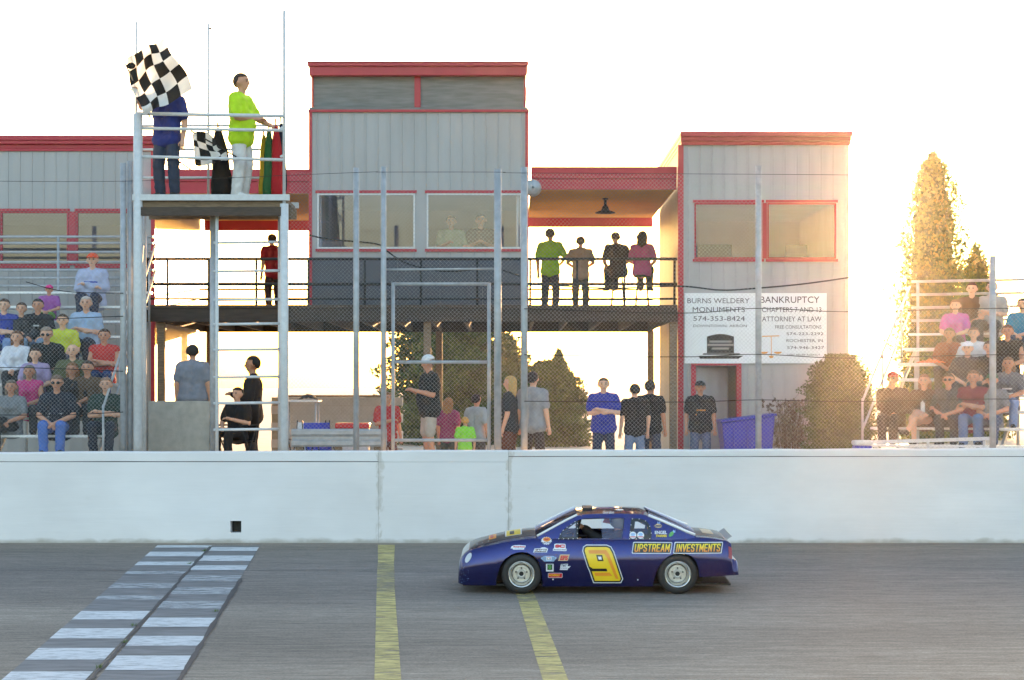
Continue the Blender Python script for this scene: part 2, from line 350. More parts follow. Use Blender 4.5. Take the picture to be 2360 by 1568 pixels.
M['line_white'] = paint('worn_white_line_paint', (.60, .62, .65, 1), .36); M['line_thin'] = paint('scrubbed_white_line_paint', (.5, .52, .55, 1), .49, 9)
M['yellow'] = paint('worn_yellow_line_paint', (.66, .54, .20, 1), .47, 9)
M['yellow_thin'] = paint('scrubbed_yellow_line_paint', (.56, .47, .21, 1), .52, 9)
sl_ = thing('start_line', 'black and white checkered start finish line painted across the track', 'line', G(400, 1400), kind='structure')
cs = lambda x, y: G((x*.37056)/1.0593, (1080+y*.37056)/1.0593)      # points read off the lower left of the photograph
def lerp(a, b, t): return a+(b-a)*t
def edge(pa, pb, y):
    return lerp(pa[0], pb[0], (y-pa[1])/(pb[1]-pa[1]))
colL = ((1040, 680), (45, 1540), (1395, 685), (600, 1530)); colR = ((1385, 685), (690, 1505), (1712, 685), (1235, 1470))
rowsL = [(682, 697), (725, 755), (790, 814), (852, 872), (932, 966), (1014, 1040), (1116, 1172), (1230, 1297), (1360, 1437), (1515, 1590), (1690, 1790)]
rowsR = [(695, 720), (750, 786), (815, 846), (880, 920), (960, 1005), (1050, 1100), (1160, 1220), (1280, 1345), (1410, 1505), (1590, 1700)]
def quad(col, y0, y1, lift, inset=0):
    vs = []
    for y in (y0, y1):
        a = edge(col[0], col[1], y)+inset; b = edge(col[2], col[3], y)-inset; vs += [cs(a, y), cs(b, y)]
    return [(v[0], v[1], v[2]+lift) for v in (vs[0], vs[1], vs[3], vs[2])]
M['concrete_pad'] = mat('grey_start_strip', rgb(118, 116, 118), .8, 0, .25, 6, .2, 80, stretch=(.4, 1.5, 1))
for col, rows in ((colL, rowsL), (colR, rowsR)):
    MB().add(quad(col, 683, 1800, .004), [(0, 1, 2, 3)]).build('strip_base', M['concrete_pad'], sl_)
    for k, (a, b_) in enumerate(rows):
        worn = 850 < a < 1060
        MB().add(quad(col, a, b_, .008), [(0, 1, 2, 3)]).build('painted_square', M['line_thin'] if worn else M['line_white'], sl_)
b = MB(); r = random.Random(5); vs = []
for i in range(60):
    y = 690+i*18; c = (edge(colL[2], colL[3], y)+edge(colR[0], colR[1], y))/2; w = .025*r.uniform(.5, 1.3)
    p = cs(c, y); q = (p[0]+r.uniform(-.012, .012), p[1], p[2]+.010); vs += [(q[0]-w, q[1], q[2]), (q[0]+w, q[1], q[2])]
b.add(vs, [(2*i, 2*i+1, 2*i+3, 2*i+2) for i in range(59)]); b.build('centre_seam', M['tar'], sl_)
b = MB(); vs = []
for i in range(40):
    y = 900+i*20; c = edge(colR[2], colR[3], y)+8; w = .03*r.uniform(.4, 1.3); p = cs(c, y); vs += [(p[0]-w, p[1], p[2]+.009), (p[0]+w, p[1], p[2]+.009)]
b.add(vs, [(2*i, 2*i+1, 2*i+3, 2*i+2) for i in range(39)]); b.build('edge_seam', M['tar'], sl_)
M['weed'] = mat('weed_green', rgb(92, 112, 58), .8, 0, .3, 30)
for k, (cx, cy, lab) in enumerate([(1348, 720, 'tiny weed tuft in the line seam nearest the wall'), (1250, 805, 'small weed tuft in the line seam below the drain'), (880, 1215, 'weed tuft halfway along the seam of the start line'), (820, 1325, 'weed tuft low in the seam of the start line'), (655, 1490, 'largest weed tuft in the seam at the bottom edge'), (1420, 1120, 'weed tuft beside the right edge of the start line')]):
    p = cs(cx, cy); r = random.Random(k); b = MB()
    for j in range(26):
        a = r.uniform(0, 2*PI); d = r.uniform(0, .04); h = r.uniform(.02, .05)*(1.3 if k == 4 else .8); q = Vector((p[0]+d*math.cos(a), p[1]+d*math.sin(a)*2.2, p[2]+.009)); e = Vector((math.cos(a)*.02, math.sin(a)*.02, h)); s = Vector((-math.sin(a), math.cos(a), 0))*.004
        b.add([q-s, q+s, q+e], [(0, 1, 2)])
    tag(b.build('weed', M['weed'], fix=False), lab, 'weed', 'weeds in the start line')
def stripe(name, quads, lab):
    t = thing(name, lab, 'line', G(*quads[0][0]), kind='structure')
    for (l0, r0, l1, r1, thin) in [(q[0], q[1], q[2], q[3], q[4]) for q in quads]:
        ps = [G(*l0), G(*r0), G(*r1), G(*l1)]; MB().add([(p[0], p[1], p[2]+.005) for p in ps], [(0, 1, 2, 3)]).build('painted_stripe', M['yellow_thin'] if thin else M['yellow'], t)
stripe('yellow_line', [((871, 1257), (910, 1257), (871, 1300), (908, 1300), False), ((870, 1300.5), (908, 1300.5), (868, 1365), (910, 1365), True), ((868, 1365.5), (910, 1365.5), (861, 1640), (930, 1640), False)], 'straight faded yellow line across the track left of the race car')
stripe('yellow_line', [((1172, 1330), (1212, 1330), (1195, 1385), (1238, 1385), True), ((1195, 1385.5), (1238, 1385.5), (1273, 1640), (1338, 1640), False)], 'slanting faded yellow line running out from under the race car')
# ================================================================ buildings
def siding(name, col):
    m = mat(name, col, .5, 0, .09, 1.1, stretch=(1, 1, .35)); n = m.node_tree.nodes; l = m.node_tree.links
    tc = n.new('ShaderNodeTexCoord'); wv = n.new('ShaderNodeTexWave'); wv.wave_type = 'BANDS'; wv.bands_direction = 'X'; wv.inputs['Scale'].default_value = 1.3; wv.inputs['Distortion'].default_value = 0
    l.new(tc.outputs['Object'], wv.inputs['Vector']); bp = n.new('ShaderNodeBump'); bp.inputs['Strength'].default_value = .55; bp.inputs['Distance'].default_value = .02
    l.new(wv.outputs['Fac'], bp.inputs['Height']); l.new(bp.outputs[0], n['Principled BSDF'].inputs['Normal']); return m
M['siding'] = siding('grey_metal_siding', rgb(166, 167, 170))
M['band'] = mat('grey_brown_band', rgb(122, 124, 124), .8, 0, .22, 5, .2, 30, stretch=(.5, 1, 4))
M['skirt'] = mat('slate_grey_panel', rgb(82, 86, 97), .6, 0, .08, 3)
M['tan'] = mat('tan_corrugated_soffit', rgb(226, 170, 92), .5, 0, .08, 3)
M['room_floor'] = mat('grey_carpet', rgb(120, 122, 128), .9, 0, .1, 6)
M['room'] = mat('pale_room_wall', rgb(206, 214, 230), .8, 0, .05, 2)
M['brown'] = mat('brown_beam', rgb(58, 50, 46), .7, 0, .25, 8, .1, 40, stretch=(.4, 3, 3))
YB = 41.0
def ribs(parent, x0, x1, z0, z1, y, holes=(), step=.23):      # standing ribs of the metal siding, stopped at openings
    b = MB(); x = x0+.1
    while x < x1-.04:
        segs = [(z0, z1)]
        for h in holes:
            if h[0]-.06 < x < h[1]+.06: segs = [s_ for a, c in segs for s_ in ((a, min(c, h[2]-.06)), (max(a, h[3]+.06), c)) if s_[1]-s_[0] > .05]
        for a, c in segs: b.add([(x-.016, y, a), (x-.008, y-.014, a), (x+.008, y-.014, a), (x+.016, y, a), (x-.016, y, c), (x-.008, y-.014, c), (x+.008, y-.014, c), (x+.016, y, c)], [(0, 1, 5, 4), (1, 2, 6, 5), (2, 3, 7, 6), (4, 5, 6, 7), (0, 3, 2, 1)])
        x += step
    return tag(b.build('siding_ribs', M['siding'], parent), kind='stuff')
def window(parent, x0, x1, z0, z1, y, red=True, white=True, edge=.035):
    # frame pieces butt into the opening; red trim above and below proud of the wall
    f = MB().wall(x0+.002, x1-.002, z0+.002, z1-.002, y-.025, y+.06, [(x0+edge, x1-edge, z0+edge, z1-edge)]).build('window_frame', M['white_metal'] if white else M['red'], parent)
    MB().box(x0+edge-.004, x1-edge+.004, y+.015, y+.023, z0+edge-.004, z1-edge+.004).build('pane', M['glass'], f)
    if red:
        part('trim', M['red'], parent, (x0-.03, x1+.03, y-.035, y-.002, z1+.003, z1+.055)); part('trim', M['red'], parent, (x0-.03, x1+.03, y-.035, y-.002, z0-.055, z0-.003))
    return f
def room(parent, x0, x1, y0, y1, z0, z1):          # five inner faces of a room behind a window
    t = .04
    part('room_floor', M['room_floor'], parent, (x0, x1, y0, y1, z0, z0+t))
    part('room_ceiling', M['room'], parent, (x0, x1, y0, y1, z1-t, z1))
    part('room_wall', M['room'], parent, (x0, x1, y1-t, y1, z0+t+.001, z1-t-.001))
    for a in (x0, x1-t): part('room_wall', M['room'], parent, (a, a+t, y0, y1-t-.001, z0+t+.001, z1-t-.001))
# ---- control tower
tx0, tx1 = X(713, YB), X(1217, YB)
zt, zband, zwall, zw1, zw0, zbot, zdeck = Z(145, YB), Z(176, YB), Z(259, YB), Z(446, YB), Z(574, YB), Z(596, YB), Z(703, YB-.4)
tw = thing('control_tower', 'tall grey control tower with red roof edge and two wide windows', 'building', ((tx0+tx1)/2, YB, zdeck))
wins = [(X(731, YB), X(957, YB), zw0, zw1), (X(983, YB), X(1203, YB), zw0, zw1)]
MB().wall(tx0+.05, tx1-.05, zbot, zwall, YB, YB+.14, wins).build('wall', M['siding'], tw)
for a, c in ((tx0+.05, tx0+.17), (tx1-.17, tx1-.05)): part('side_wall', M['siding'], tw, (a, c, YB+.141, YB+5, zdeck, zwall))
part('back_wall', M['siding'], tw, (tx0+.05, tx1-.05, YB+5.001, YB+5.14, zdeck, zband))
for a in (tx0-.01, tx1-.052): part('corner_trim', M['red'], tw, (a, a+.062, YB-.03, YB+.12, zdeck, zwall-.002))
part('trim', M['red'], tw, (tx0-.02, tx1+.02, YB-.05, YB+.1, zwall, zwall+.045))
part('ledge', M['band'], tw, (tx0+.0, tx1-.0, YB-.02, YB+5, zwall+.046, zwall+.09))
xm = X(962, YB)
for a, c in ((tx0+.08, xm-.06), (xm+.06, tx1-.08)): part('upper_panel', M['band'], tw, (a, c, YB+.06, YB+.12, zwall+.091, zband-.001))
part('mullion', M['red'], tw, (xm-.058, xm+.058, YB+.03, YB+.14, zwall+.091, zband-.001))
for a, c in ((tx0+.04, tx0+.078), (tx1-.078, tx1-.04)): part('corner_trim', M['red'], tw, (a, c, YB+.03, YB+4.9, zwall+.092, zband-.001))
rf = MB(); rf.box(tx0+.01, tx1-.03, YB-.12, YB+5.3, zband, zband+.17); rf.box(tx0-.02, tx1+.0, YB-.17, YB+5.35, zband+.173, zt-.02); rf.box(tx0-.03, tx1+.01, YB-.19, YB+5.36, zt-.019, zt)
rf.build('roof', M['red'], tw, bevel=.006)
for w_ in wins: window(tw, *w_, YB)
ribs(tw, tx0+.05, tx1-.05, zbot+.005, zwall-.005, YB-.0005, wins)
room(tw, tx0+.18, tx1-.18, YB+.15, YB+4.9, zbot-.35, zw1+.12)
part('desk', M['wood'], tw, (X(985, YB), X(1200, YB), YB+.35, YB+.9, zw0-.12, zw0-.08))
# slate panels under the windows, in five lengths
xs = [tx0+.052+(tx1-tx0-.104)*i/5 for i in range(6)]
for i in range(5): part('lower_panel', M['skirt'], tw, (xs[i]+.002, xs[i+1]-.002, YB-.015+.0, YB+.03, zdeck+.02, zbot-.004))
# ---- office tower (right)
ox0, ox1 = X(1566, YB), X(1959, YB)
oz = Z(305, YB)
of = thing('office_tower', 'narrower grey tower with red roof edge, painted signs and ground floor door', 'building', ((ox0+ox1)/2, YB, GZ))
ow = [(X(1600, YB), X(1757, YB), Z(597, YB), Z(468, YB)), (X(1768, YB), X(1927, YB), Z(597, YB), Z(468, YB))]
dz = Z(843, YB); dr = (X(1601, YB), X(1700, YB), GZ, dz)
zof = Z(335, YB)
MB().wall(ox0+.04, ox1-.02, GZ, zof, YB, YB+.14, ow+[dr]).build('wall', M['siding'], of)
for a, c in ((ox0+.04, ox0+.16), (ox1-.14, ox1-.02)): part('side_wall', M['siding'], of, (a, c, YB+.141, YB+6, GZ, zof))
part('back_wall', M['siding'], of, (ox0+.04, ox1-.02, YB+6.001, YB+6.14, GZ, zof))
part('corner_trim', M['red'], of, (ox0-.03, ox0+.075, YB-.03, YB+.12, GZ, zof-.002))
rf = MB(); rf.box(ox0+.03, ox1-.0, YB-.06, YB+6.2, zof, zof+.07); rf.box(ox0+.02, ox1+.01, YB-.1, YB+6.25, zof+.073, zof+.15); rf.box(ox0+.01, ox1+.03, YB-.14, YB+6.3, zof+.153, oz)
rf.build('roof', M['red'], of, bevel=.006)
ribs(of, ox0+.06, ox1-.02, GZ, zof-.005, YB-.0005, [*ow, (X(1745, YB), X(1780, YB), ow[0][2], ow[0][3]), (dr[0]-.04, dr[1]+.04, GZ-.1, dz+.05), (X(1574, YB), X(1908, YB), Z(838, YB), Z(676, YB))])
for w_ in ow: window(of, *w_, YB, True, False, .03)
part('mullion', M['red'], of, (X(1757, YB)+.006, X(1768, YB)-.006, YB-.03, YB-.002, Z(597, YB)+.003, Z(468, YB)-.003))
room(of, ox0+.17, ox1-.15, YB+.15, YB+5.8, Z(640, YB), Z(452, YB))
part('desk', M['dark_wood'], of, (X(1625, YB+1), X(1740, YB+1), YB+.7, YB+1.3, Z(640, YB)+.041, Z(590, YB)), bevel=.01); part('desk', M['dark_wood'], of, (X(1790, YB+1), X(1880, YB+1), YB+.7, YB+1.3, Z(640, YB)+.041, Z(588, YB)), bevel=.01)
part('monitor', M['black'], of, (X(1810, YB+1), X(1860, YB+1), YB+.95, YB+1.0, Z(585, YB), Z(557, YB)), bevel=.01); part('shelf', M['dark_wood'], of, (X(1610, YB+5), X(1690, YB+5), YB+5.3, YB+5.7, Z(640, YB)+.041, Z(520, YB)), bevel=.01)
# door in its red frame, standing half open
part('door_frame', M['red'], of, (dr[0]-.07, dr[0]+.02, YB-.03, YB+.16, GZ, dz+.0)); part('door_frame', M['red'], of, (dr[1]-.02, dr[1]+.07, YB-.03, YB+.16, GZ, dz)); part('door_frame', M['red'], of, (dr[0]-.07, dr[1]+.07, YB-.031, YB+.161, dz+.001, dz+.08))
dd = MB(); ang = math.radians(35); hx, hy = dr[0]+.03, YB+.1
dd.bar((hx, hy, (GZ+dz)/2), (hx+.78*math.cos(ang), hy+.78*math.sin(ang), (GZ+dz)/2), .045, dz-GZ-.03); do_ = dd.build('door', M['siding'], of)
MB().sphere((hx+.70*math.cos(ang)+.03, hy+.70*math.sin(ang)-.06, GZ+.95), .032).build('handle', M['galv'], do_)
room(of, ox0+.17, X(1760, YB), YB+.165, YB+3.5, GZ, dz+.25)
# ---- signs on the office tower
sx0, sxm, sx1, sz0, sz1 = X(1577, YB), X(1741, YB), X(1905, YB), Z(838, YB), Z(676, YB)
def sign(label, x0, x1):
    t = thing('sign', label, 'sign', ((x0+x1)/2, YB-.04, sz0), 'painted signs on the office tower'); part('board', M['white'], t, (x0+.004, x1-.004, YB-.045, YB-.003, sz0, sz1)); return t
sg = sign('white sign with dark tombstone picture below four lettered lines', sx0, sxm)
zy = lambda y: Z((700+y*.16102)/1.0593, YB); zx = lambda x: X((1660+x*.16102)/1.0593, YB)
yf = YB-.0475
for txt, x0, x1, y0, y1 in (('BURNS WELDERY', 110, 1050, 178, 255), ('MONUMENTS', 190, 980, 312, 390), ('574-353-8424', 200, 980, 450, 522), ('DOWNTOWN, AKRON', 200, 1010, 578, 622)):
    wall_text('lettering', M['ink'], sg, txt, (zx(x0)+zx(x1))/2, (zy(y0)+zy(y1))/2, yf, zx(x1)-zx(x0), zy(y0)-zy(y1), 0, .0)
st = MB(); pts = [(405, 1010), (405, 760)]+[(405+410*i/10, 760-40*math.sin(PI*i/10)) for i in range(1, 10)]+[(815, 760), (815, 1010)]
st.poly([(zx(a), yf, zy(c)) for a, c in pts], (0, .002, 0)); st.poly([(zx(a), yf, zy(c)) for a, c in ((300, 1095), (280, 1050), (960, 1050), (880, 1095))], (0, .002, 0)); st.poly([(zx(a), yf, zy(c)) for a, c in ((340, 1035), (350, 1013), (900, 1013), (915, 1035))], (0, .002, 0))
st.build('tombstone_picture', M['black'], sg)
M['pgrey'] = mat('sign_grey', rgb(150, 148, 146), .6, 0, .1, 8)
for y0, y1, a, c in ((820, 850, 440, 780), (870, 900, 410, 810), (925, 955, 480, 740)): MB().box(zx(a), zx(c), yf-.003, yf-.001, zy(y1), zy(y0)).build('picture_line', M['pgrey'], sg)
sg = sign('white sign with eight lettered lines and small orange scales', sxm, sx1)
for txt, x0, x1, y0, y1 in (('BANKRUPTCY', 1215, 2110, 152, 250), ('CHAPTERS 7 AND 13', 1240, 2140, 315, 390), ('ATTORNEY AT LAW', 1240, 2140, 455, 530), ('FREE CONSULTATIONS', 1440, 2140, 588, 640), ('574-223-2292', 1610, 2170, 695, 738), ('ROCHESTER, IN', 1610, 2160, 798, 850), ('574-946-3427', 1620, 2180, 905, 948), ('DEBT RELIEF AGENCY', 1620, 2120, 1022, 1050)):
    wall_text('lettering', M['ink'], sg, txt, (zx(x0)+zx(x1))/2, (zy(y0)+zy(y1))/2, yf, zx(x1)-zx(x0), zy(y0)-zy(y1), 0, .0)
b = MB(); b.bar((zx(1240), yf, zy(756)), (zx(1500), yf, zy(748)), .002, .018); b.bar((zx(1380), yf, zy(750)), (zx(1380), yf, zy(1080)), .002, .012, up=(1, 0, 0))
for cx in (1270, 1480): b.poly([(zx(cx+60*math.cos(PI+PI*i/8)), yf-.001, zy(990-32*math.sin(PI+PI*i/8))) for i in range(9)], (0, .002, 0))
b.poly([(zx(1340), yf-.001, zy(1050)), (zx(1420), yf-.001, zy(1050)), (zx(1400), yf-.001, zy(1085)), (zx(1360), yf-.001, zy(1085))], (0, .002, 0))
b.build('scales_picture', mat('sign_orange', rgb(226, 160, 80), .6, 0, .05, 5), sg)
# ---- side building (left)
YL = 41.6
lx1 = X(352, YL)
lb = thing('side_building', 'long low grey building with red roof edge behind the left bleachers', 'building', (X(60, YL), YL, GZ))
lw = [(X(-150, YL), X(-12, YL), Z(612, YL), Z(488, YL)), (X(2, YL), X(158, YL), Z(612, YL), Z(488, YL)), (X(176, YL), X(306, YL), Z(612, YL), Z(488, YL))]
zl = Z(349, YL)
MB().wall(-14, lx1, GZ, zl, YL, YL+.14, lw).build('wall', M['siding'], lb)
part('side_wall', M['siding'], lb, (lx1-.12, lx1, YL+.141, YL+7, GZ, zl)); part('back_wall', M['siding'], lb, (-14, lx1, YL+7.001, YL+7.14, GZ, zl))
part('corner_trim', M['red'], lb, (lx1-.03, lx1+.05, YL-.03, YL+.12, GZ, zl-.002))
rf = MB(); rf.box(-14.1, lx1+.03, YL-.04, YL+7.2, zl, zl+.05); rf.box(-14.1, lx1+.02, YL-.02, YL+7.2, zl+.052, zl+.13); rf.box(-14.1, lx1+.06, YL-.1, YL+7.25, zl+.133, zl+.2); rf.box(-14.1, lx1+.06, YL-.13, YL+7.28, zl+.203, Z(314, YL)); rf.build('roof', M['red'], lb, bevel=.006)
ribs(lb, -11, lx1-.05, GZ+1.5, zl-.005, YL-.0005, [(lw[0][0], lw[2][1], lw[0][2], lw[0][3])])
for w_ in lw: window(lb, *w_, YL, True, False, .03)
for a, c in ((X(-12, YL), X(2, YL)), (X(158, YL), X(176, YL))): part('mullion', M['red'], lb, (a+.006, c-.006, YL-.03, YL-.002, Z(612, YL)+.003, Z(488, YL)-.003))
room(lb, -13, lx1-.14, YL+.15, YL+5, Z(650, YL), Z(470, YL))
# ---- canopies between the buildings: red fascia, tan corrugated soffit, red rear beam
def canopy(label, x0, x1, ytop, ymid, ysof, yr0, yr1, Y0=YB+.25, lamp=None):
    zs = Z(ysof, Y0); Y1 = (zs-HC)/((HY-yr0)/F); ztp = Z(ytop, Y0)
    t = thing('canopy_roof', label, 'roof', ((x0+x1)/2, Y0, zs), 'roofs between the towers')
    zmid = Z(ymid, Y0)
    part('fascia', M['red'], t, (x0, x1, Y0, Y0+.1, zs, zmid-.008), bevel=.004); part('fascia', M['red'], t, (x0, x1, Y0-.03, Y0+.1, zmid-.006, ztp), bevel=.004)
    b = MB(); n = int((Y1-Y0-.1)/.15); vs = []
    for i in range(2*n+1):
        y = Y0+.101+(Y1-Y0-.102)*i/(2*n); z = zs+.03+(.045 if i % 2 else 0); vs += [(x0, y, z), (x1, y, z)]
    b.add(vs, [(2*i, 2*i+1, 2*i+3, 2*i+2) for i in range(2*n)]); b.build('soffit', M['tan'], t)
    part('roof_sheet', M['galv'], t, (x0, x1, Y0+.1, Y1+.3, zs+.12, zs+.16))
    part('rear_beam', M['red'], t, (x0, x1, Y1, Y1+.14, zs-(yr1-yr0)/F*Y1, zs+.119))
    return t, zs
c1, zs1 = canopy('red edged roof with tan underside between control tower and office tower', tx1+.06, ox0-.035, 385, 411, 437, 505, 523)
c2, zs2 = canopy('red edged roof with tan underside behind the flag stand', lx1+.06, tx0-.02, 391, 418, 446, 512, 531)
lt = thing('pendant_lamp', 'black bell shaped pendant lamp under the tan soffit', 'lamp', P(1395, 492, 43.5))
lz0, lz1 = Z(492, 43.5), zs1+.05; lx = X(1395, 43.5)
MB().tube([(lx, 43.5, lz1), (lx, 43.5, lz1-.04)], .06).build('mount', M['black'], lt)
MB().tube([(lx, 43.5, lz1-.04), (lx, 43.5, lz0+.12)], .03).build('stem', M['black'], lt)
MB().lathe([(.035, .16), (.06, .13), (.085, .06), (.2, .02), (.205, 0), (.19, .005), (.07, .05), (.02, .12)], (lx, 43.5, lz0), 'z', 20).build('lamp_shade', M['black'], lt)
# ---- raised walkway
YD = YB-.4
dk = thing('walkway', 'dark raised wooden walkway with black railings joining the towers', 'walkway', (X(950, YD), YD, GZ))
wx0, wx1 = X(336, YD), X(1561, YD)
dzt, dzb = Z(703, YD), Z(748, YD)
part('front_beam', M['brown'], dk, (wx0, wx1, YD, YD+.09, dzb+.05, dzt-.06), bevel=.006); part('deck_edge', M['dark_wood'], dk, (wx0, wx1, YD-.02, YD+.15, dzt-.058, dzt), bevel=.004)
n = 24
for i in range(n+1):
    y = YD+.16+(6.6)*i/n
    part('deck_board', M['dark_wood'], dk, (wx0, wx1, y, y+.26, dzt-.04, dzt-.004))
for i in range(16):
    x = wx0+.1+(wx1-wx0-.2)*i/15; part('joist', M['brown'], dk, (x-.03, x+.03, YD+.092, YD+6.9, dzb+.07, dzt-.062))
part('rear_beam', M['brown'], dk, (wx0, wx1, YD+6.9, YD+7, dzb+.05, dzt-.06))
for px in (372, 985, 1551):
    x = X(px, YD+.2); part('column', M['wood'], dk, (x-.07, x+.07, YD+.12, YD+.26, GZ, dzb+.05), bevel=.01)
for px in (372, 985, 1551):
    x = X(px, YD+.2); part('column', M['wood'], dk, (x-.07, x+.07, YD+6.7, YD+6.84, GZ, dzb+.06), bevel=.01)
for y, r in ((597, .028), (655, .03), (689, .02)): MB().tube([(wx0, YD+.03, Z(y, YD)), (wx1, YD+.03, Z(y, YD))], r, 8).build('rail', M['black'], dk)
for px in (338, 385, 480, 590, 710, 840, 970, 1100, 1222, 1330, 1440, 1555): x = X(px, YD); MB().tube([(x, YD+.06, dzt-.05), (x, YD+.06, Z(597, YD))], .022, 8).build('rail_post', M['black'], dk)
for y, r in ((597+30, .02), (655, .02)): MB().tube([(wx0, YD+6.9, Z(y, YD)), (wx1, YD+6.9, Z(y, YD))], r, 8).build('rail', M['black'], dk)
for k, (px, w, h, lab) in enumerate(((1540, .42, .62, 'dark chair back pushed against the office tower end of the walkway'), (1444, .18, .16, 'small dark bucket on the walkway boards under the seated pair'))):
    pass
# floodlight on the tower corner
fl = thing('flood_light', 'round grey flood light on the corner of the control tower', 'lamp', P(1228, 433, YB-.1))
p = P(1228, 433, YB-.12); MB().lathe([(.02, -.12), (.13, -.1), (.165, .06), (.155, .1), (.05, .12), (.01, .12)], p, 'y', 20).build('housing', M['galv'], fl); MB().tube([(p[0], p[1]+.02, p[2]), (p[0]-.1, YB-.002, p[2]+.12)], .02).build('bracket', M['galv'], fl)
# ================================================================ catch fence
YF = 34.95
fe = thing('catch_fence', 'tall chain link catch fence with steel posts and wires above the wall', 'fence', (0, YF, GZ))
def post(parent, px, ytop, r, Y=YF, name='post', m='galv'):
    x = X(px, Y); MB().tube([(x, Y, GZ), (x, Y, Z(ytop, Y))], r, 12).build(name, M[m], parent)
for px, yt, r in ((284, 376, .05), (821, 387, .048), (884, 385, .045), (1147, 390, .06), (1208, 386, .055), (1748, 382, .05), (2288, 590, .055), (-150, 376, .05), (2600, 590, .055)): post(fe, px, yt, r)
def wire(parent, pts, r=.007, name='wire', Y=YF-.06):
    ps = [Vector(P(x, y, Y)) for x, y in pts]; out = []
    for i in range(len(ps)-1):
        for k in range(8):
            t = k/8; p0 = ps[max(i-1, 0)]; p1 = ps[i]; p2 = ps[i+1]; p3 = ps[min(i+2, len(ps)-1)]
            out.append(.5*((2*p1)+(p2-p0)*t+(2*p0-5*p1+4*p2-p3)*t*t+(3*p1-p0-3*p2+p3)*t**3))
    out.append(ps[-1]); MB().tube(out, r, 6).build(name, M['cable'], parent)
zo = HC  # mesh top follows the top wire
wire(fe, [(-150, 416), (284, 418), (821, 398), (884, 397), (1147, 397), (1208, 399), (1748, 402), (2000, 404)], .004)
for pts in ([(1208, 712), (1570, 722), (1748, 711), (1960, 719), (2288, 711), (2500, 716)], [(1208, 818), (1570, 823), (1748, 817), (1960, 826), (2288, 818), (2500, 822)], [(1208, 925), (1570, 927), (1748, 922), (1960, 926), (2288, 920), (2500, 924)],
            [(-150, 738), (60, 737), (284, 729)], [(-150, 848), (60, 848), (284, 856)], [(-150, 955), (120, 957), (284, 950)], [(60, 650), (150, 672), (284, 676)]): wire(fe, pts)
# diagonal wires of the mesh, real thin wires
def meshfill(x0, x1, z0, z1, Y, step=.066, r=.0011):
    b = MB(); h = z1-z0
    def seg(p, q):
        d = (Vector(q)-Vector(p)).normalized(); a = d.cross(Vector((0, 1, 0))).normalized()*r; c = Vector((0, r*1.4, 0)); p = Vector(p); q = Vector(q)
        b.add([p-a, p+a, p+c, q-a, q+a, q+c], [(0, 1, 4, 3), (1, 2, 5, 4), (2, 0, 3, 5)])
    t = x0-h
    while t < x1:
        for s in (0, 1):
            # line x = t + (z-z0) clipped to [x0,x1]; mirrored for the other diagonal
            za = max(0, x0-t); zb_ = min(h, x1-t)
            if zb_ > za:
                if s == 0: seg((t+za, Y, z0+za), (t+zb_, Y, z0+zb_))
                else: seg((x0+x1-t-za, Y+.002, z0+za), (x0+x1-t-zb_, Y+.002, z0+zb_))
        t += step
    return b
for (a, c, yt) in ((-60, 284, 418), (668, 1147, 398), (1147, 1748, 400)):
    tag(meshfill(X(a, YF), X(c, YF), GZ+.3, Z(yt, YF), YF-.02).build('wire_mesh', M['galv'], fe, fix=False), kind='stuff')
tag(meshfill(X(1748, YF), X(2420, YF), GZ+.3, Z(712, YF), YF-.02).build('wire_mesh', M['galv'], fe, fix=False), kind='stuff')
# gate panel in the fence
gt = thing('fence_gate', 'grey pipe gate with three crossbars in the fence between posts', 'gate', P(1015, 1040, YF))
for px in (906, 1127): post(gt, px, 652, .03, YF+.08, 'gate_post')
for y in (655, 835, 1015): MB().tube([P(906, y, YF+.08), P(1127, y, YF+.08)], .028, 10).build('crossbar', M['galv'], gt)
MB().tube([P(878, 622, YF+.06), P(1140, 620, YF+.06)], .018, 8).build('brace', M['galv'], fe)
# slack cables
for nm, lab, pts in (('cable', 'slack black cable hanging below the left tower window', [(712, 542), (760, 552), (850, 560), (884, 567)]), ('cable', 'slack black cable sagging under the right tower window', [(884, 573), (930, 604), (985, 620), (1040, 626), (1120, 619), (1150, 621), (1208, 640)]), ('cable', 'long black cable drooping across the office tower above the signs', [(1208, 655), (1400, 664), (1565, 660), (1660, 669), (1740, 665), (1850, 655), (1957, 640)])):
    o = thing(nm, lab, 'cable', P(pts[0][0], pts[0][1], YF), 'slack cables along the fence'); wire(o, pts, .014, 'cable_run', YF+.1)
# ================================================================ flag stand
YS = 34.9; YS2 = 36.3
fs_ = thing('flag_stand', 'white steel flag stand raised on a scaffold with ladder rungs', 'platform', P(490, 1045, YS))
pz = Z(462, YS)
def vpost(px, y0, y1, r, Y, name='leg', m='white_metal'): MB().tube([(X(px, Y), Y, GZ if y0 is None else Z(y0, Y)), (X(px, Y), Y, Z(y1, Y))], r, 12).build(name, M[m], fs_)
vpost(318, None, 262, .075, YS); vpost(300, None, 372, .05, YS+.12, 'leg', 'galv'); vpost(655, None, 470, .07, YS); vpost(492, None, 500, .06, YS+.3, 'leg', 'galv')
vpost(330, None, 475, .055, YS2); vpost(648, None, 475, .055, YS2)
for px, y0, y1, Y, r in ((314, 264, 50, YS+.02, .02), (655, 474, 24, YS, .026), (480, 474, 55, YS2, .02)): vpost(px, y0, y1, r, Y, 'pole')
MB().bar(P(480, 66, YS2), P(488, 66, YS2), .02, .03).build('pulley', M['dark_steel'], fs_); MB().bar(P(480, 205, YS2), P(488, 207, YS2), .01, .015).build('cleat', M['dark_steel'], fs_)
fx0, fx1 = X(306, YS), X(668, YS)
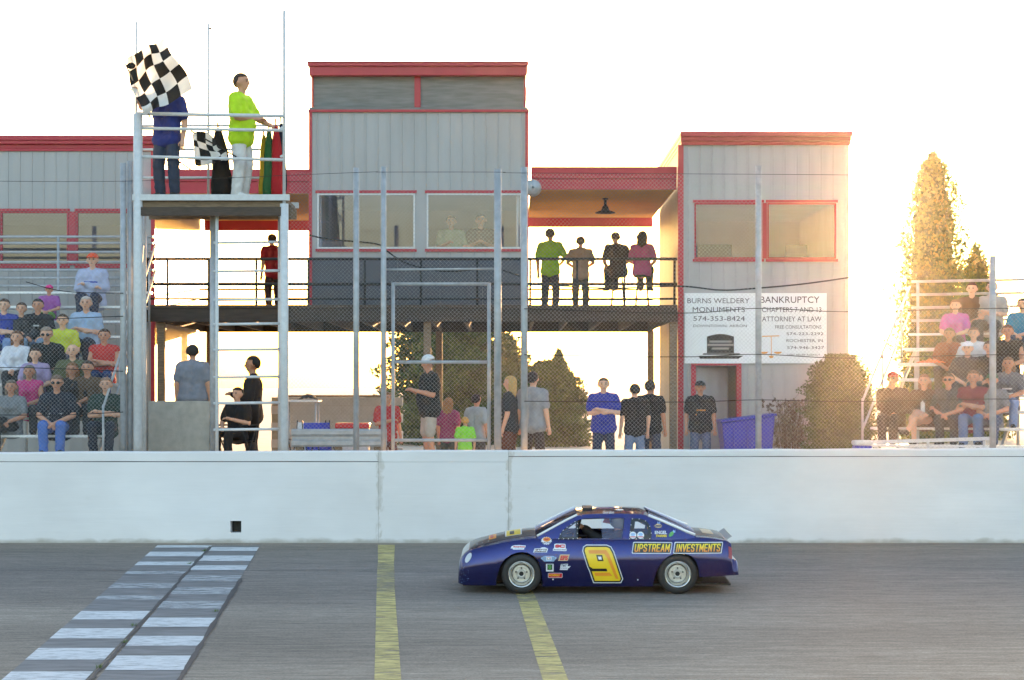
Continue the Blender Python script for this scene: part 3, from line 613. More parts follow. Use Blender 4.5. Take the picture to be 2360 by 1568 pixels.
part('floor_edge', M['white_metal'], fs_, (fx0, fx1, YS-.06, YS-.01, Z(463, YS), Z(449, YS)), bevel=.004); part('floor_edge', M['white_metal'], fs_, (fx0, fx1, YS2+.02, YS2+.07, Z(463, YS), Z(449, YS)), bevel=.004)
for i in range(9): y = YS-.005+.158*i; part('floor_plank', M['wood'], fs_, (fx0+.06, fx1-.06, y, y+.15, pz-.02, pz+.03))
for i in range(3):
    for k, x in enumerate((fx0+.08, fx1-.2)): pass
for i, yy in enumerate((YS+.02, YS+.65, YS2-.03)): part('joist', M['wood'], fs_, (fx0+.03, fx1-.03, yy, yy+.05, pz-.2, pz-.022)); 
part('joist', M['dark_wood'], fs_, (fx0+.1, fx1-.1, YS-.05, YS+.01, Z(498, YS), Z(478, YS)))
def rail(y, Y, x0=314, x1=656, r=.026, y2=None): MB().tube([P(x0, y, Y), P(x1, y if y2 is None else y2, Y)], r, 10).build('rail', M['white_metal'], fs_)
rail(296, YS, y2=301); rail(361, YS, y2=369); rail(262, YS-.02, 314, 656, .03, 268); rail(410, YS2, 322, 652, .022); rail(345, YS2, 322, 652, .02); rail(290, YS2, 322, 652, .02)
for px in (322, 652): vpost(px, 474, 286, .03, YS2, 'rail_post')
for px in (322, 652):
    for y in (296, 361): MB().tube([P(px-4, y, YS), P(px, y-3, YS2)], .02, 8).build('side_rail', M['white_metal'], fs_)
for y in (560, 626, 692, 748, 807, 870, 930, 991): MB().tube([P(492, y, YS+.1), P(655, y-2, YS+.1)], .022, 8).build('rung', M['white_metal'], fs_)
vpost(655, None, 474, .05, YS+.14, 'stile'); vpost(500, None, 474, .028, YS+.1, 'stile')
for a, c in (((318, 700), (330, 560)), ((655, 700), (648, 560))): MB().tube([P(*a, YS), P(*c, YS2)], .02, 8).build('brace', M['white_metal'], fs_)
vpost(318, 590, 470, .035, YS+.1, 'sleeve')
# flags
M['flag_w'] = mat('white_flag_cloth', rgb(232, 232, 230), .8, 0, .05, 6, trans=.35); M['flag_b'] = mat('black_flag_cloth', rgb(20, 20, 22), .8, 0, .1, 6, trans=.1)
def cloth(parent, A, B, C, D, Y, nc, nr, fcol, mats, amp=.05, sub=4, seed=0, name='cloth'):
    # A top, B right, C bottom, D left corners of a hanging quad (pixels read at depth Y), rippled in depth
    b = MB(); r = random.Random(seed); ph = r.uniform(0, 6); N, Mx = nc*sub, nr*sub; k = len(b.v)
    for j in range(Mx+1):
        for i in range(N+1):
            u, v = i/N, j/Mx; x = (1-u)*((1-v)*A[0]+v*D[0])+u*((1-v)*B[0]+v*C[0]); y = (1-u)*((1-v)*A[1]+v*D[1])+u*((1-v)*B[1]+v*C[1])
            x += 5*math.sin(7*v+ph)*u+4*math.sin(8*u+ph); y += 6*math.sin(5*u+4*v+ph)+3*math.sin(11*v-3*u)
            dy = amp*(math.sin(6*u+5*v+ph)+.5*math.sin(13*u-7*v)); p = P(x, y, Y+dy); b.v.append((p[0], Y+dy, p[2]))
    for j in range(Mx):
        for i in range(N):
            b.f.append([j*(N+1)+i, j*(N+1)+i+1, (j+1)*(N+1)+i+1, (j+1)*(N+1)+i]); b.mi.append(fcol(i//sub, j//sub)); b.sm.append(True)
    return b.build(name, mats, parent, fix=False)
ck = thing('checkered_flag', 'large black and white checkered flag waved by the flagman in blue', 'flag', P(345, 262, YS-.15))
cloth(ck, (372, 82), (438, 206), (326, 270), (288, 142), YS-.22, 5, 5, lambda i, j: (i+j) % 2, [M['flag_w'], M['flag_b']], .09, 6, 3)
MB().sphere(P(302, 152, YS-.2), .062, 12, 8, sc=(1.2, .6, .85)).build('gathered_corner', M['flag_b'], ck)
MB().tube([P(288, 146, YS-.2), P(346, 272, YS-.1)], .011, 8).build('staff', M['wood'], ck)
# flags kept in holders on the stand
cf = thing('checkered_flag', 'small furled checkered flag hanging from the stand rail between the flagmen', 'flag', P(480, 380, YS+.05))
cloth(cf, (442, 308), (500, 318), (528, 372), (448, 382), YS+.12, 4, 4, lambda i, j: (i+j) % 2, [M['flag_w'], M['flag_b']], .06, 4, 9)
MB().tube([P(440, 302, YS+.1), P(545, 362, YS+.1)], .012, 8).build('staff', M['black'], cf)
def rolled(lab, px, y0, y1, w, col, Y, cat='flag', lean=0):
    t = thing('rolled_flag', lab, cat, P(px, y1, Y), 'flags kept on the flag stand'); b = MB(); m = mat('flag_'+lab.split()[0], rgb(*col), .8, 0, .1, 8, trans=.2)
    zA, zB = Z(y0, Y), Z(y1, Y); n = 12; k = 0; seg = 14
    prof = []
    for i in range(n+1):
        t_ = i/n; z = zA+(zB-zA)*t_; c = X(px, Y)+lean*t_; rr = w*(.35+.65*min(1, t_*2.2))*(1+.12*math.sin(9*t_))
        for j in range(seg):
            a = 2*PI*j/seg; q = rr*(1+.28*math.sin(5*a+2*t_)); b.v.append((c+q*math.cos(a), Y+q*.6*math.sin(a), z))
    for i in range(n):
        for j in range(seg): b.f.append([i*seg+j, i*seg+(j+1) % seg, (i+1)*seg+(j+1) % seg, (i+1)*seg+j]); b.mi.append(0); b.sm.append(True)
    b.f.append(list(range(seg))); b.mi.append(0); b.sm.append(True); b.f.append([n*seg+j for j in range(seg)]); b.mi.append(0); b.sm.append(True)
    b.build('cloth', m, t); MB().tube([(X(px, Y), Y, zA-.02), (X(px, Y)-.01, Y, zA+.12)], .014, 8).build('staff', M['wood'], t)
rolled('black rolled flag standing on the flag stand left of the neon shirted flagman', 503, 300, 451, .14, (22, 22, 24), YS+.55, lean=.06)
rolled('yellow rolled flag beside the green one on the flag stand', 608, 312, 451, .07, (196, 160, 40), YS+.7)
rolled('green rolled flag in the right corner of the flag stand', 620, 300, 451, .085, (40, 110, 66), YS+.62)
rolled('red rolled flag in the right corner of the flag stand', 636, 290, 451, .085, (196, 32, 44), YS+.5, lean=.03)
rolled('navy rolled flag behind the right pole of the flag stand', 648, 286, 440, .07, (40, 44, 66), YS+.8)
# ================================================================ bleachers
def bleacher(name, label, O, a, length, rows, z0, run, rise, rails, x_in=0):
    t = thing(name, label, 'bleachers', (O[0], O[1], GZ), 'aluminium bleachers'); d = Vector((math.cos(a), -math.sin(a), 0)); n = Vector((math.sin(a), math.cos(a), 0)); O = Vector((O[0], O[1], 0))
    up = Vector((0, 0, 1))
    for i in range(rows):
        z = z0+rise*i; p = O+n*(run*i)
        MB().bar(p+up*(z-.02), p+d*length+up*(z-.02), .25, .04).build('seat_board', M['alu'], t)
        if i: q = p-n*.27; MB().bar(q+up*(z-.33), q+d*length+up*(z-.33), .24, .035).build('foot_board', M['alu'], t)
    m_ = max(2, int(length/1.8)+1)
    for k in range(m_):
        s = O+d*(.12+(length-.24)*k/(m_-1)); e = s+n*(run*(rows-1)); zt_ = z0+rise*(rows-1)
        MB().bar(s-n*.1+up*(z0-.32), e+up*(zt_-.32), .05, .07).build('stringer', M['galv'], t)
        for j in (0, rows//2, rows-1): q = s+n*(run*j); MB().tube([q+up*GZ, q+up*(z0+rise*j-.35)], .03, 8).build('leg', M['galv'], t)
        q = e+n*.2; MB().tube([q+up*GZ, q+up*(zt_+rails[-1])], .028, 8).build('back_post', M['galv'], t)
    for h in rails: q = O+n*(run*(rows-1)+.2); MB().tube([q+up*(z0+rise*(rows-1)+h), q+d*length+up*(z0+rise*(rows-1)+h)], .026, 8).build('back_rail', M['galv'], t)
    for s in (O-d*.04, O+d*(length+.04)):
        for h in (.35, .85): MB().tube([s+up*(z0+h-.1), s+n*(run*(rows-1)+.2)+up*(z0+rise*(rows-1)+h+.05)], .022, 8).build('end_rail', M['galv'], t)
        for j in range(0, rows, 3): q = s+n*(run*j); MB().tube([q+up*(z0+rise*j-.3), q+up*(z0+rise*j+.85-.05)], .02, 8).build('end_post', M['galv'], t)
    return dict(O=O, d=d, n=n, a=a, run=run, rise=rise, rows=rows, z0=z0)
lxr = X(298, 38.2)
BL = bleacher('bleachers', 'aluminium bleachers full of people left of the flag stand', (lxr-3.6, 35.55), 0, 3.6, 11, 1.65, .5, .29, (.12, .27, .42, .57, .76, .93, 1.05))
BR = bleacher('bleachers', 'angled aluminium bleachers with people at the right edge', (X(1993, 37.6), 37.6), math.radians(22), 4.6, 8, 1.75, .55, .29, (.25, .5, .75, 1.0))
front = MB().bar(BR['O']-BR['n']*.5+BR['d']*-.0+Vector((0, 0, 1.78)), BR['O']-BR['n']*.5+BR['d']*2.1+Vector((0, 0, 1.78)), .1, .06)
# ================================================================ ground level clutter behind the fence
pl = thing('low_wall', 'low bare concrete wall between the bleachers and the ladder', 'wall', (X(410, 37.2), 37.2, GZ))
part('wall_block', M['conc'], pl, (X(341, 37.2), X(483, 37.2), 37.2, 37.45, GZ, Z(925, 37.2)), bevel=.01)
ps = thing('step_platform', 'low timber platform behind the bare concrete wall', 'platform', (X(440, 38), 38, GZ)); part('platform_top', M['wood'], ps, (X(360, 38), X(500, 38), 37.6, 38.6, GZ+.4, GZ+.46)); 
for a in (365, 490): part('platform_leg', M['wood'], ps, (X(a, 38), X(a, 38)+.09, 37.62, 38.58, GZ, GZ+.399))
st2 = thing('step_platform', 'low timber platform under the man in the white cap', 'platform', (X(985, 36.6), 36.6, GZ)); part('platform_top', M['wood'], st2, (X(930, 36.6), X(1050, 36.6), 36.3, 36.95, GZ+.2, GZ+.26))
for a in (932, 1035): part('platform_leg', M['wood'], st2, (X(a, 36.6), X(a, 36.6)+.08, 36.32, 36.93, GZ, GZ+.199))
bw = thing('block_wall', 'pale concrete block wall beyond the walkway', 'wall', (X(780, 49), 49, GZ))
r = random.Random(4); zt_ = Z(916, 49); rows = 7; hh = (zt_-GZ)/rows; blk = {}
for j in range(rows):
    x = X(645, 49)-(.2 if j % 2 else 0)
    while x < X(905, 49):
        k = 'b' if True else ''
        if 'm' not in blk: blk['m'] = MB().box(-.198, .198, 0, .19, .002, hh-.002).mesh('block', mat('painted_block', rgb(206, 208, 214), .8, 0, .08, 5, .2, 40))
        o = bpy.data.objects.new('block', blk['m']); COL.objects.link(o); o.parent = bw; o.location = (x+.2-X(780, 49), r.uniform(-.006, .006), j*hh); x += .4
part('mortar', M['conc'], bw, (X(645, 49)-.19, X(905, 49), 49.012, 49.17, GZ, zt_-.001))
part('coping', M['wood'], bw, (X(640, 49), X(907, 49), 48.97, 49.22, zt_+.002, zt_+.05))
gr = thing('guard_rail', 'low grey steel guard rail behind the fence', 'guard rail', (X(780, 36.2), 36.2, GZ))
b = MB(); prof = [(0, 0), (.03, .03), (.03, .09), (-.01, .13), (-.01, .17), (.03, .21), (.03, .27), (0, .30)]; gx0, gx1 = X(672, 36.2), X(892, 36.2); gzb = Z(1030, 36.2)
b.add([(x, 36.2-d_, gzb+h) for x in (gx0, gx1) for d_, h in prof], [(i, i+1, i+9, i+8) for i in range(7)]); b.build('beam', M['galv'], gr)
for px in (690, 780, 870): x = X(px, 36.3); part('post', M['wood'], gr, (x-.06, x+.06, 36.24, 36.4, GZ, gzb+.28))
tb = thing('folding_table', 'white folding table with a dark cover left of the guard rail', 'table', P(700, 990, 39)); zt2 = Z(922, 39.2)
part('tabletop', M['white_metal'], tb, (X(655, 39), X(735, 39), 38.9, 39.6, zt2-.04, zt2), bevel=.006)
for a in (660, 728):
    for y in (38.95, 39.5): MB().tube([(X(a, 39), y, GZ), (X(a, 39), y, zt2-.042)], .018, 8).build('leg', M['galv'], tb)
bx = thing('canopy_bag', 'dark folded tarpaulin lying on the white table', 'tarpaulin', P(708, 920, 39.2)); b = MB(); N = 10
b.v = [(X(686, 39.1)+.42*i/N, 38.98+.5*j/4, zt2+.004+.09*math.sin(PI*min(1, i/N*1.1+.02))*(1+.3*math.sin(3*i+2*j))*(1 if 0 < j < 4 else .35)) for j in range(5) for i in range(N+1)]
for j in range(4):
    for i in range(N): b.f.append([j*(N+1)+i, j*(N+1)+i+1, (j+1)*(N+1)+i+1, (j+1)*(N+1)+i]); b.mi.append(0); b.sm.append(True)
b.build('folds', M['black'], bx)
def chair(lab, px, Y, m, rot=0):
    t = thing('camp_chair', lab, 'chair', (X(px, Y), Y, GZ), 'camp chairs behind the fence'); t.rotation_euler.z = rot; MBl = lambda: MB()
    b = MB(); vs = []; nn = 6
    for j in range(nn+1):
        for i in range(5): u = i/4-.5; v = j/nn; vs.append((u*.5, .2+.1*v-.05*math.cos(PI*u), .42+.5*v))
    b.add(vs, [(j*5+i, j*5+i+1, (j+1)*5+i+1, (j+1)*5+i) for j in range(nn) for i in range(4)], smooth=True); b.build('backrest', m, t, local=True)
    b = MB(); b.add([(u*.5, -.22+.44*v, .44-.05*math.cos(PI*u)*math.sin(PI*v)) for v in (0, .33, .66, 1) for u in (-.5, -.25, 0, .25, .5)], [(j*5+i, j*5+i+1, (j+1)*5+i+1, (j+1)*5+i) for j in range(3) for i in range(4)], smooth=True); b.build('seat', m, t, local=True)
    for sx in (-1, 1):
        MB().tube([(sx*.26, -.24, 0), (sx*.26, .24, .62)], .012, 6).build('leg', M['black'], t, local=True); MB().tube([(sx*.26, .28, 0), (sx*.26, -.24, .62)], .012, 6).build('leg', M['black'], t, local=True)
        MB().tube([(sx*.26, .24, .4), (sx*.26, .32, .96)], .012, 6).build('back_post', M['black'], t, local=True); MB().bar((sx*.27, -.26, .63), (sx*.27, .24, .63), .05, .02).build('armrest', M['black'], t, local=True)
    return t
chair('blue camp chair standing behind the guard rail', 745, 37.6, M['blue'], .5)
chair('white camp chair with dark headrest behind the guard rail', 706, 37.8, M['white'], -.2)
cb = thing('cooler', 'white and red cooler on the ground right of the blue camp chair', 'cooler', P(800, 1000, 38)); zc = Z(975, 38)
part('body', M['white_metal'], cb, (X(775, 38), X(850, 38), 37.9, 38.3, GZ+.02, zc-.1), bevel=.02); part('lid', mat('cooler_red', rgb(196, 40, 50), .4, 0, .05, 5), cb, (X(773, 38), X(852, 38), 37.88, 38.32, zc-.098, zc), bevel=.02)
# blue bin by the door
db = thing('waste_bin', 'large blue waste bin with sloping lid beside the office door', 'bin', P(1725, 1030, 39.6)); Y0, Y1 = 39.3, 40.3
bz0, bz1, bz2 = GZ+.12, Z(975, Y0), Z(957, Y0); bx0, bx1 = X(1664, Y0), X(1786, Y0)
b = MB(); b.add([(bx0+.08, Y0+.06, bz0), (bx1-.06, Y0+.06, bz0), (bx1-.06, Y1-.06, bz0), (bx0+.08, Y1-.06, bz0), (bx0, Y0, bz1), (bx1, Y0, bz2-.02), (bx1, Y1, bz2-.02), (bx0, Y1, bz1)], [(0, 1, 5, 4), (1, 2, 6, 5), (2, 3, 7, 6), (3, 0, 4, 7), (0, 3, 2, 1), (4, 5, 6, 7)]); b.build('body', M['blue'], db, bevel=.02)
b = MB(); b.add([(bx0-.03, Y0-.03, bz1+.003), (bx1+.03, Y0-.03, bz2-.017), (bx1+.03, Y1+.03, bz2-.017), (bx0-.03, Y1+.03, bz1+.003), (bx0-.03, Y0-.03, bz1+.045), (bx1+.03, Y0-.03, bz2+.03), (bx1+.03, Y1+.03, bz2+.03), (bx0-.03, Y1+.03, bz1+.045)], [(0, 1, 5, 4), (1, 2, 6, 5), (2, 3, 7, 6), (3, 0, 4, 7), (0, 3, 2, 1), (4, 5, 6, 7)]); b.build('lid', M['blue'], db, bevel=.012)
for fx in (.25, .5, .75): x = bx0+(bx1-bx0)*fx; part('rib', M['blue'], db, (x-.02, x+.02, Y0-.02, Y0+.03, bz0+.1, bz1-.06))
for x in (bx0+.2, bx1-.2): MB().lathe([(.01, -.03), (.09, -.03), (.1, 0), (.09, .03), (.01, .03)], (x, Y0+.1, GZ+.1), 'y', 14).build('wheel', M['rubber'], db)
wb = thing('cooler', 'white cooler with a blue base beside the round bush', 'cooler', P(1988, 1030, 36.4)); part('base', M['blue'], wb, (X(1968, 36.4), X(2008, 36.4), 36.3, 36.6, GZ+.25, Z(1027, 36.4)), bevel=.02); part('lid', M['white_metal'], wb, (X(1966, 36.4), X(2010, 36.4), 36.28, 36.62, Z(1027, 36.4)+.002, Z(1015, 36.4)), bevel=.03)
part('stand', M['wood'], wb, (X(1972, 36.4), X(2004, 36.4), 36.33, 36.57, GZ, GZ+.249))
fr = thing('rail', 'long white rail along the foot of the right bleachers', 'rail', (X(2130, 36.3), 36.3, GZ)); MB().bar(P(1992, 1020, 36.6), P(2284, 1011, 35.9), .05, .06).build('rail_bar', M['white_metal'], fr)
for px, Y in ((2010, 36.55), (2140, 36.25), (2270, 35.95)): MB().tube([(X(px, Y), Y+.05, GZ), (X(px, Y), Y+.05, Z(1017, Y))], .025, 8).build('rail_leg', M['white_metal'], fr)
# ================================================================ plants
def leaves(fn, n, size, seed, m, name, parent):
    b = MB(); r = random.Random(seed)
    for k in range(n):
        p, nn = fn(r)
        p = Vector(p); s = size*r.uniform(.6, 1.4); a = Vector((r.gauss(0, 1), r.gauss(0, 1), r.gauss(0, 1)+.6)).normalized(); nn = Vector(nn)
        u = nn.cross(a); u = u.normalized()*s*.5 if u.length > 1e-4 else Vector((s*.5, 0, 0)); v = (a*.8+nn*.5).normalized()*s
        b.v += [tuple(p-u), tuple(p+u), tuple(p+v+u*.4), tuple(p+v-u*.4)]; q = len(b.v); b.f.append([q-4, q-3, q-2, q-1]); b.mi.append(r.choice((0, 0, 1, 2))); b.sm.append(False)
    return b.build(name, m, parent, fix=False)
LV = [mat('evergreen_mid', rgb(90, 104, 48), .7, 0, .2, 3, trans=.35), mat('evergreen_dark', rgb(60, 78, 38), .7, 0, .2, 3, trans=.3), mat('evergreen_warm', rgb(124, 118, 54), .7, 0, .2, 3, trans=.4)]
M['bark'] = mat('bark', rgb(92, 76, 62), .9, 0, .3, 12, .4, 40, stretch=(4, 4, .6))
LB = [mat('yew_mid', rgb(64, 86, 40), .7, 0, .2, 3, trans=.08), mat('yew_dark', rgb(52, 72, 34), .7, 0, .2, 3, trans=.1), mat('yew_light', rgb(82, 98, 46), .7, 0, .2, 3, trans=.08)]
def conifer(name, lab, base, h, prof, n, size, seed, core=.78, group='evergreen trees beyond the walkway', cat='tree', LV=LV):
    # prof: (height fraction, radius) ; lobed surface plus a leafy core
    t = thing(name, lab, cat, base, group); bx, by, bz = base
    def rad(f):
        for i in range(len(prof)-1):
            if prof[i][0] <= f <= prof[i+1][0]: u = (f-prof[i][0])/(prof[i+1][0]-prof[i][0]); return prof[i][1]+(prof[i+1][1]-prof[i][1])*u
        return prof[-1][1]
    MB().tube([(bx, by, bz), (bx+.03, by, bz+h*.35), (bx, by, bz+h*.8)], max(.05, h*.018), 8, r2=.02).build('trunk', M['bark'], t)
    ph = [random.Random(seed+i).uniform(0, 6) for i in range(4)]
    def lob(a, f): return 1+.16*math.sin(3*a+9*f+ph[0])+.15*math.sin(7*a-21*f+ph[1])+.13*math.sin(37*f+2*a+ph[2])+.08*math.sin(11*a+61*f+ph[3])
    def fn(r):
        while True:
            f = r.random()
            if r.random() < rad(f)/max(p[1] for p in prof)+.06: break
        a = r.uniform(0, 2*PI); R = rad(f)*lob(a, f)*(1.12-.62*r.random()**2); nn = (math.cos(a), math.sin(a), .35)
        return (bx+R*math.cos(a), by+R*math.sin(a), bz+f*h), nn
    leaves(fn, n, size, seed, LV, 'crown', t)
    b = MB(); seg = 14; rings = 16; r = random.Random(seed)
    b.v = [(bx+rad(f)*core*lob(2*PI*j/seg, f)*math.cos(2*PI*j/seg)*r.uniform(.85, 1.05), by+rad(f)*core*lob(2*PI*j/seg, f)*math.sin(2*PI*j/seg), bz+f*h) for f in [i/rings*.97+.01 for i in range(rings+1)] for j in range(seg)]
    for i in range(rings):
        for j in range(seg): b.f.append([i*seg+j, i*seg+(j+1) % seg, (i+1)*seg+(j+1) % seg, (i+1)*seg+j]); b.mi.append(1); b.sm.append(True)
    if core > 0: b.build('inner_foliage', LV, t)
    return t
def at(px, Y): return (X(px, Y), Y, GZ)
Yt = 62
conifer('cypress_tree', 'tall narrow golden lit cypress beyond the right bleachers', at(2150, Yt), Z(352, Yt)-GZ, [(0, .78), (.25, .88), (.45, .87), (.6, .80), (.74, .68), (.86, .52), (.94, .38), (.975, .16), (1, .02)], 26000, .075, 1, .72)
conifer('spruce_tree', 'small dark evergreen just right of the tall cypress', at(2250, 66), Z(560, 66)-GZ, [(0, .9), (.5, .75), (.75, .5), (.9, .3), (1, .02)], 10000, .085, 2)
conifer('pine_tree', 'big dark evergreen filling the gap under the control tower', at(1032, 60), Z(640, 60)-GZ, [(0, 1.35), (.3, 1.45), (.6, 1.3), (.85, .9), (1, .1)], 26000, .085, 3, LV=LB)
conifer('pine_tree', 'broad evergreen with two pointed tops right of the fence gate', at(1262, 58), Z(835, 58)-GZ, [(0, .95), (.4, .92), (.7, .72), (.88, .5), (1, .2)], 18000, .07, 4, LV=LB)
conifer('spruce_tree', 'slim pointed evergreen against the bright gap under the walkway', at(1287, 59), Z(806, 59)-GZ, [(0, .62), (.5, .5), (.75, .3), (.9, .12), (1, .01)], 9000, .065, 5, LV=LB)
conifer('pine_tree', 'thin evergreen seen between the two gate posts on the right', at(1165, 64), Z(770, 64)-GZ, [(0, 1.0), (.4, .8), (.8, .5), (1, .1)], 9000, .085, 8, core=.0, LV=LB)
conifer('round_bush', 'large rounded green bush between the office tower and right bleachers', (X(1938, 39.4), 39.4, GZ), Z(818, 39.4)-GZ, [(0, .46), (.2, .54), (.5, .55), (.75, .49), (.9, .38), (1, .24)], 26000, .034, 6, .95, 'shrubs by the office tower', 'bush', LB)
bare = thing('bare_shrub', 'grey twiggy leafless shrub beside the round bush', 'shrub', (X(1822, 40), 40, GZ), 'shrubs by the office tower'); r = random.Random(12); b = MB()
for k in range(70):
    a = r.uniform(0, 2*PI); d = r.uniform(.05, .42); top = Vector((X(1822, 40)+d*math.cos(a)*1.1, 40+d*.6*math.sin(a), GZ+r.uniform(.7, 1.35))); p0 = Vector((X(1822, 40)+.1*math.cos(a), 40+.1*math.sin(a), GZ)); mid = (p0+top)/2+Vector((r.uniform(-.06, .06), r.uniform(-.06, .06), .06))
    b.tube([p0, mid, top], .008, 4, r2=.003)
    for q in range(3): e = mid.lerp(top, r.random()); b.tube([e, e+Vector((r.uniform(-.16, .16), r.uniform(-.1, .1), r.uniform(.05, .2)))], .004, 3, r2=.002)
b.build('twigs', M['bark'], bare)
leaves(lambda r: ((X(1822, 40)+r.gauss(0, .24), 40+r.gauss(0, .15), GZ+r.uniform(.25, 1.3)), (r.gauss(0, 1), -1, .3)), 900, .05, 5, [mat('dry_leaf', rgb(128, 118, 104), .8, 0, .2, 6), M['bark'], mat('dry_leaf_dark', rgb(98, 92, 82), .8, 0, .2, 6)], 'dry_leaves', bare)
# ================================================================ race car
def interp(tab, u):
    if u <= tab[0][0]: return tab[0][1]
    for i in range(len(tab)-1):
        a, b = tab[i], tab[i+1]
        if a[0] <= u <= b[0]:
            if b[0]-a[0] < 1e-9: return b[1]
            return a[1]+(b[1]-a[1])*(u-a[0])/(b[0]-a[0])
    return tab[-1][1]
def smooth_tab(tab, n=6):                     # monotone-ish refinement of a table
    out = []
    for i in range(len(tab)-1):
        p0 = tab[max(i-1, 0)]; p1 = tab[i]; p2 = tab[i+1]; p3 = tab[min(i+2, len(tab)-1)]
        for k in range(n):
            t = k/n; u = p1[0]+(p2[0]-p1[0])*t
            m1 = (p2[1]-p0[1])/max(p2[0]-p0[0], 1e-6); m2 = (p3[1]-p1[1])/max(p3[0]-p1[0], 1e-6); h = p2[0]-p1[0]
            out.append((u, (2*t**3-3*t*t+1)*p1[1]+(t**3-2*t*t+t)*h*m1+(-2*t**3+3*t*t)*p2[1]+(t**3-t*t)*h*m2))
    out.append(tab[-1]); return out
SH = smooth_tab([(0, .31), (.012, .40), (.05, .475), (.108, .53), (.195, .58), (.37, .625), (.613, .68), (.84, .715), (1.05, .735), (1.3, .728), (1.8, .722), (2.5, .722), (2.8, .732), (3.12, .748), (3.4, .722), (3.555, .690), (3.60, .655)])+[(3.618, .455), (3.66, .445), (3.685, .42), (3.697, .37)]
PW = smooth_tab([(0, .56), (.03, .62), (.1, .675), (.2, .71), (.45, .742), (1, .75), (2.8, .75), (3.3, .735), (3.6, .70), (3.66, .685), (3.697, .655)])
ARF = [(.498, .115), (.503, .19), (.53, .30), (.56, .387), (.613, .465), (.70, .526), (.77, .551), (.84, .560), (.92, .548), (.997, .509), (1.057, .44), (1.092, .334), (1.108, .2), (1.113, .104)]
ARR = [(2.564, .104), (2.582, .21), (2.61, .31), (2.652, .387), (2.70, .45), (2.756, .50), (2.83, .535), (2.913, .547), (2.99, .537), (3.07, .506), (3.135, .43), (3.165, .33), (3.174, .228)]
ZB = [(0, .125), (.1, .112), (.497, .115)]+ARF+[(1.115, .102), (2.562, .102)]+ARR+[(3.176, .226), (3.697, .25)]
def g_side(s):
    return interp(GS, max(0, min(1, s)))
GS = smooth_tab([(0, .94), (.2, .972), (.42, .998), (.52, 1.0), (.66, .988), (.82, .955), (.93, .918), (1, .88)])
def side_y(u, z): return interp(PW, u)*g_side((z-.1)/(interp(SH, u)-.1))
def crown(u): return interp([(0, .0), (.05, .02), (.4, .045), (1.05, .05), (1.1, .04), (3.0, .03), (3.5, .025), (3.62, .01), (3.697, 0)], u)
def top_z(u, y):
    ys = side_y(u, interp(SH, u)); return interp(SH, u)+crown(u)*(1-min(1, abs(y)/ys)**2)
us = sorted({round(u, 4) for u in [0, .004, .012, .03, .05, .08, .108, .15, .195, .25, .3, .37, .44, .497]+[a[0] for a in ARF]+[1.115, 1.2, 1.3, 1.5, 1.7, 1.9, 2.1, 2.3, 2.45, 2.562]+[a[0] for a in ARR]+[3.176, 3.25, 3.33, 3.4, 3.47, 3.52, 3.555, 3.58, 3.60, 3.618, 3.64, 3.66, 3.675, 3.685, 3.697]})
NS = 13; NT = 9; C0, C1 = 1.10, 3.06
def car_paint(name, col, flake=.35):
    m = bpy.data.materials.new(name); m.use_nodes = True; n = m.node_tree.nodes; l = m.node_tree.links; b = n['Principled BSDF']
    b.inputs['Base Color'].default_value = col; b.inputs['Metallic'].default_value = .8; b.inputs['Roughness'].default_value = .34; b.inputs['Coat Weight'].default_value = 1; b.inputs['Coat Roughness'].default_value = .06
    tc = n.new('ShaderNodeTexCoord'); t = n.new('ShaderNodeTexNoise'); t.inputs['Scale'].default_value = 5; t.inputs['Detail'].default_value = 8; t.inputs['Roughness'].default_value = .7; l.new(tc.outputs['Object'], t.inputs['Vector'])
    r = n.new('ShaderNodeMapRange'); r.inputs[1].default_value = .3; r.inputs[2].default_value = .7; r.inputs[3].default_value = .14; r.inputs[4].default_value = .24; l.new(t.outputs[0], r.inputs[0]); l.new(r.outputs[0], b.inputs['Roughness'])
    t2 = n.new('ShaderNodeTexNoise'); t2.inputs['Scale'].default_value = 3.2; t2.inputs['Detail'].default_value = 2; l.new(tc.outputs['Object'], t2.inputs['Vector'])
    bp = n.new('ShaderNodeBump'); bp.inputs['Strength'].default_value = .06; bp.inputs['Distance'].default_value = .05; l.new(t2.outputs[0], bp.inputs['Height']); l.new(bp.outputs[0], b.inputs['Normal']); l.new(bp.outputs[0], b.inputs['Coat Normal'])
    return m
M['paint'] = car_paint('metallic_blue_violet', (.003, .009, .125, 1))
def flat(name, c, rough=.35): return mat('decal_'+name, rgb(*c), rough, 0, .04, 8, coat=.3)
D_ = {k: flat(k, c) for k, c in dict(white=(228, 232, 240), black=(16, 16, 22), yellow=(246, 205, 36), orange=(240, 150, 40), red=(206, 36, 50), green=(84, 168, 84), dgreen=(36, 66, 40), navy=(30, 34, 90), gold=(200, 160, 100), tan=(206, 180, 140), lblue=(150, 190, 232)).items()}
car = bpy.data.objects.new('race_car', None); COL.objects.link(car); CX0 = X(1056, 28.4); CY = 28.4+.75-.14
car.location = (CX0, CY, tz(CY)); car.rotation_euler = (math.atan(BANK), 0, 0); ROOT[car] = Vector((0, 0, 0))
tag(car, 'metallic blue violet stock car with yellow number 9 on its door', 'race car')
def cb_(b, name, m, parent=None, **k): return b.build(name, m, parent or car, local=True, **k)
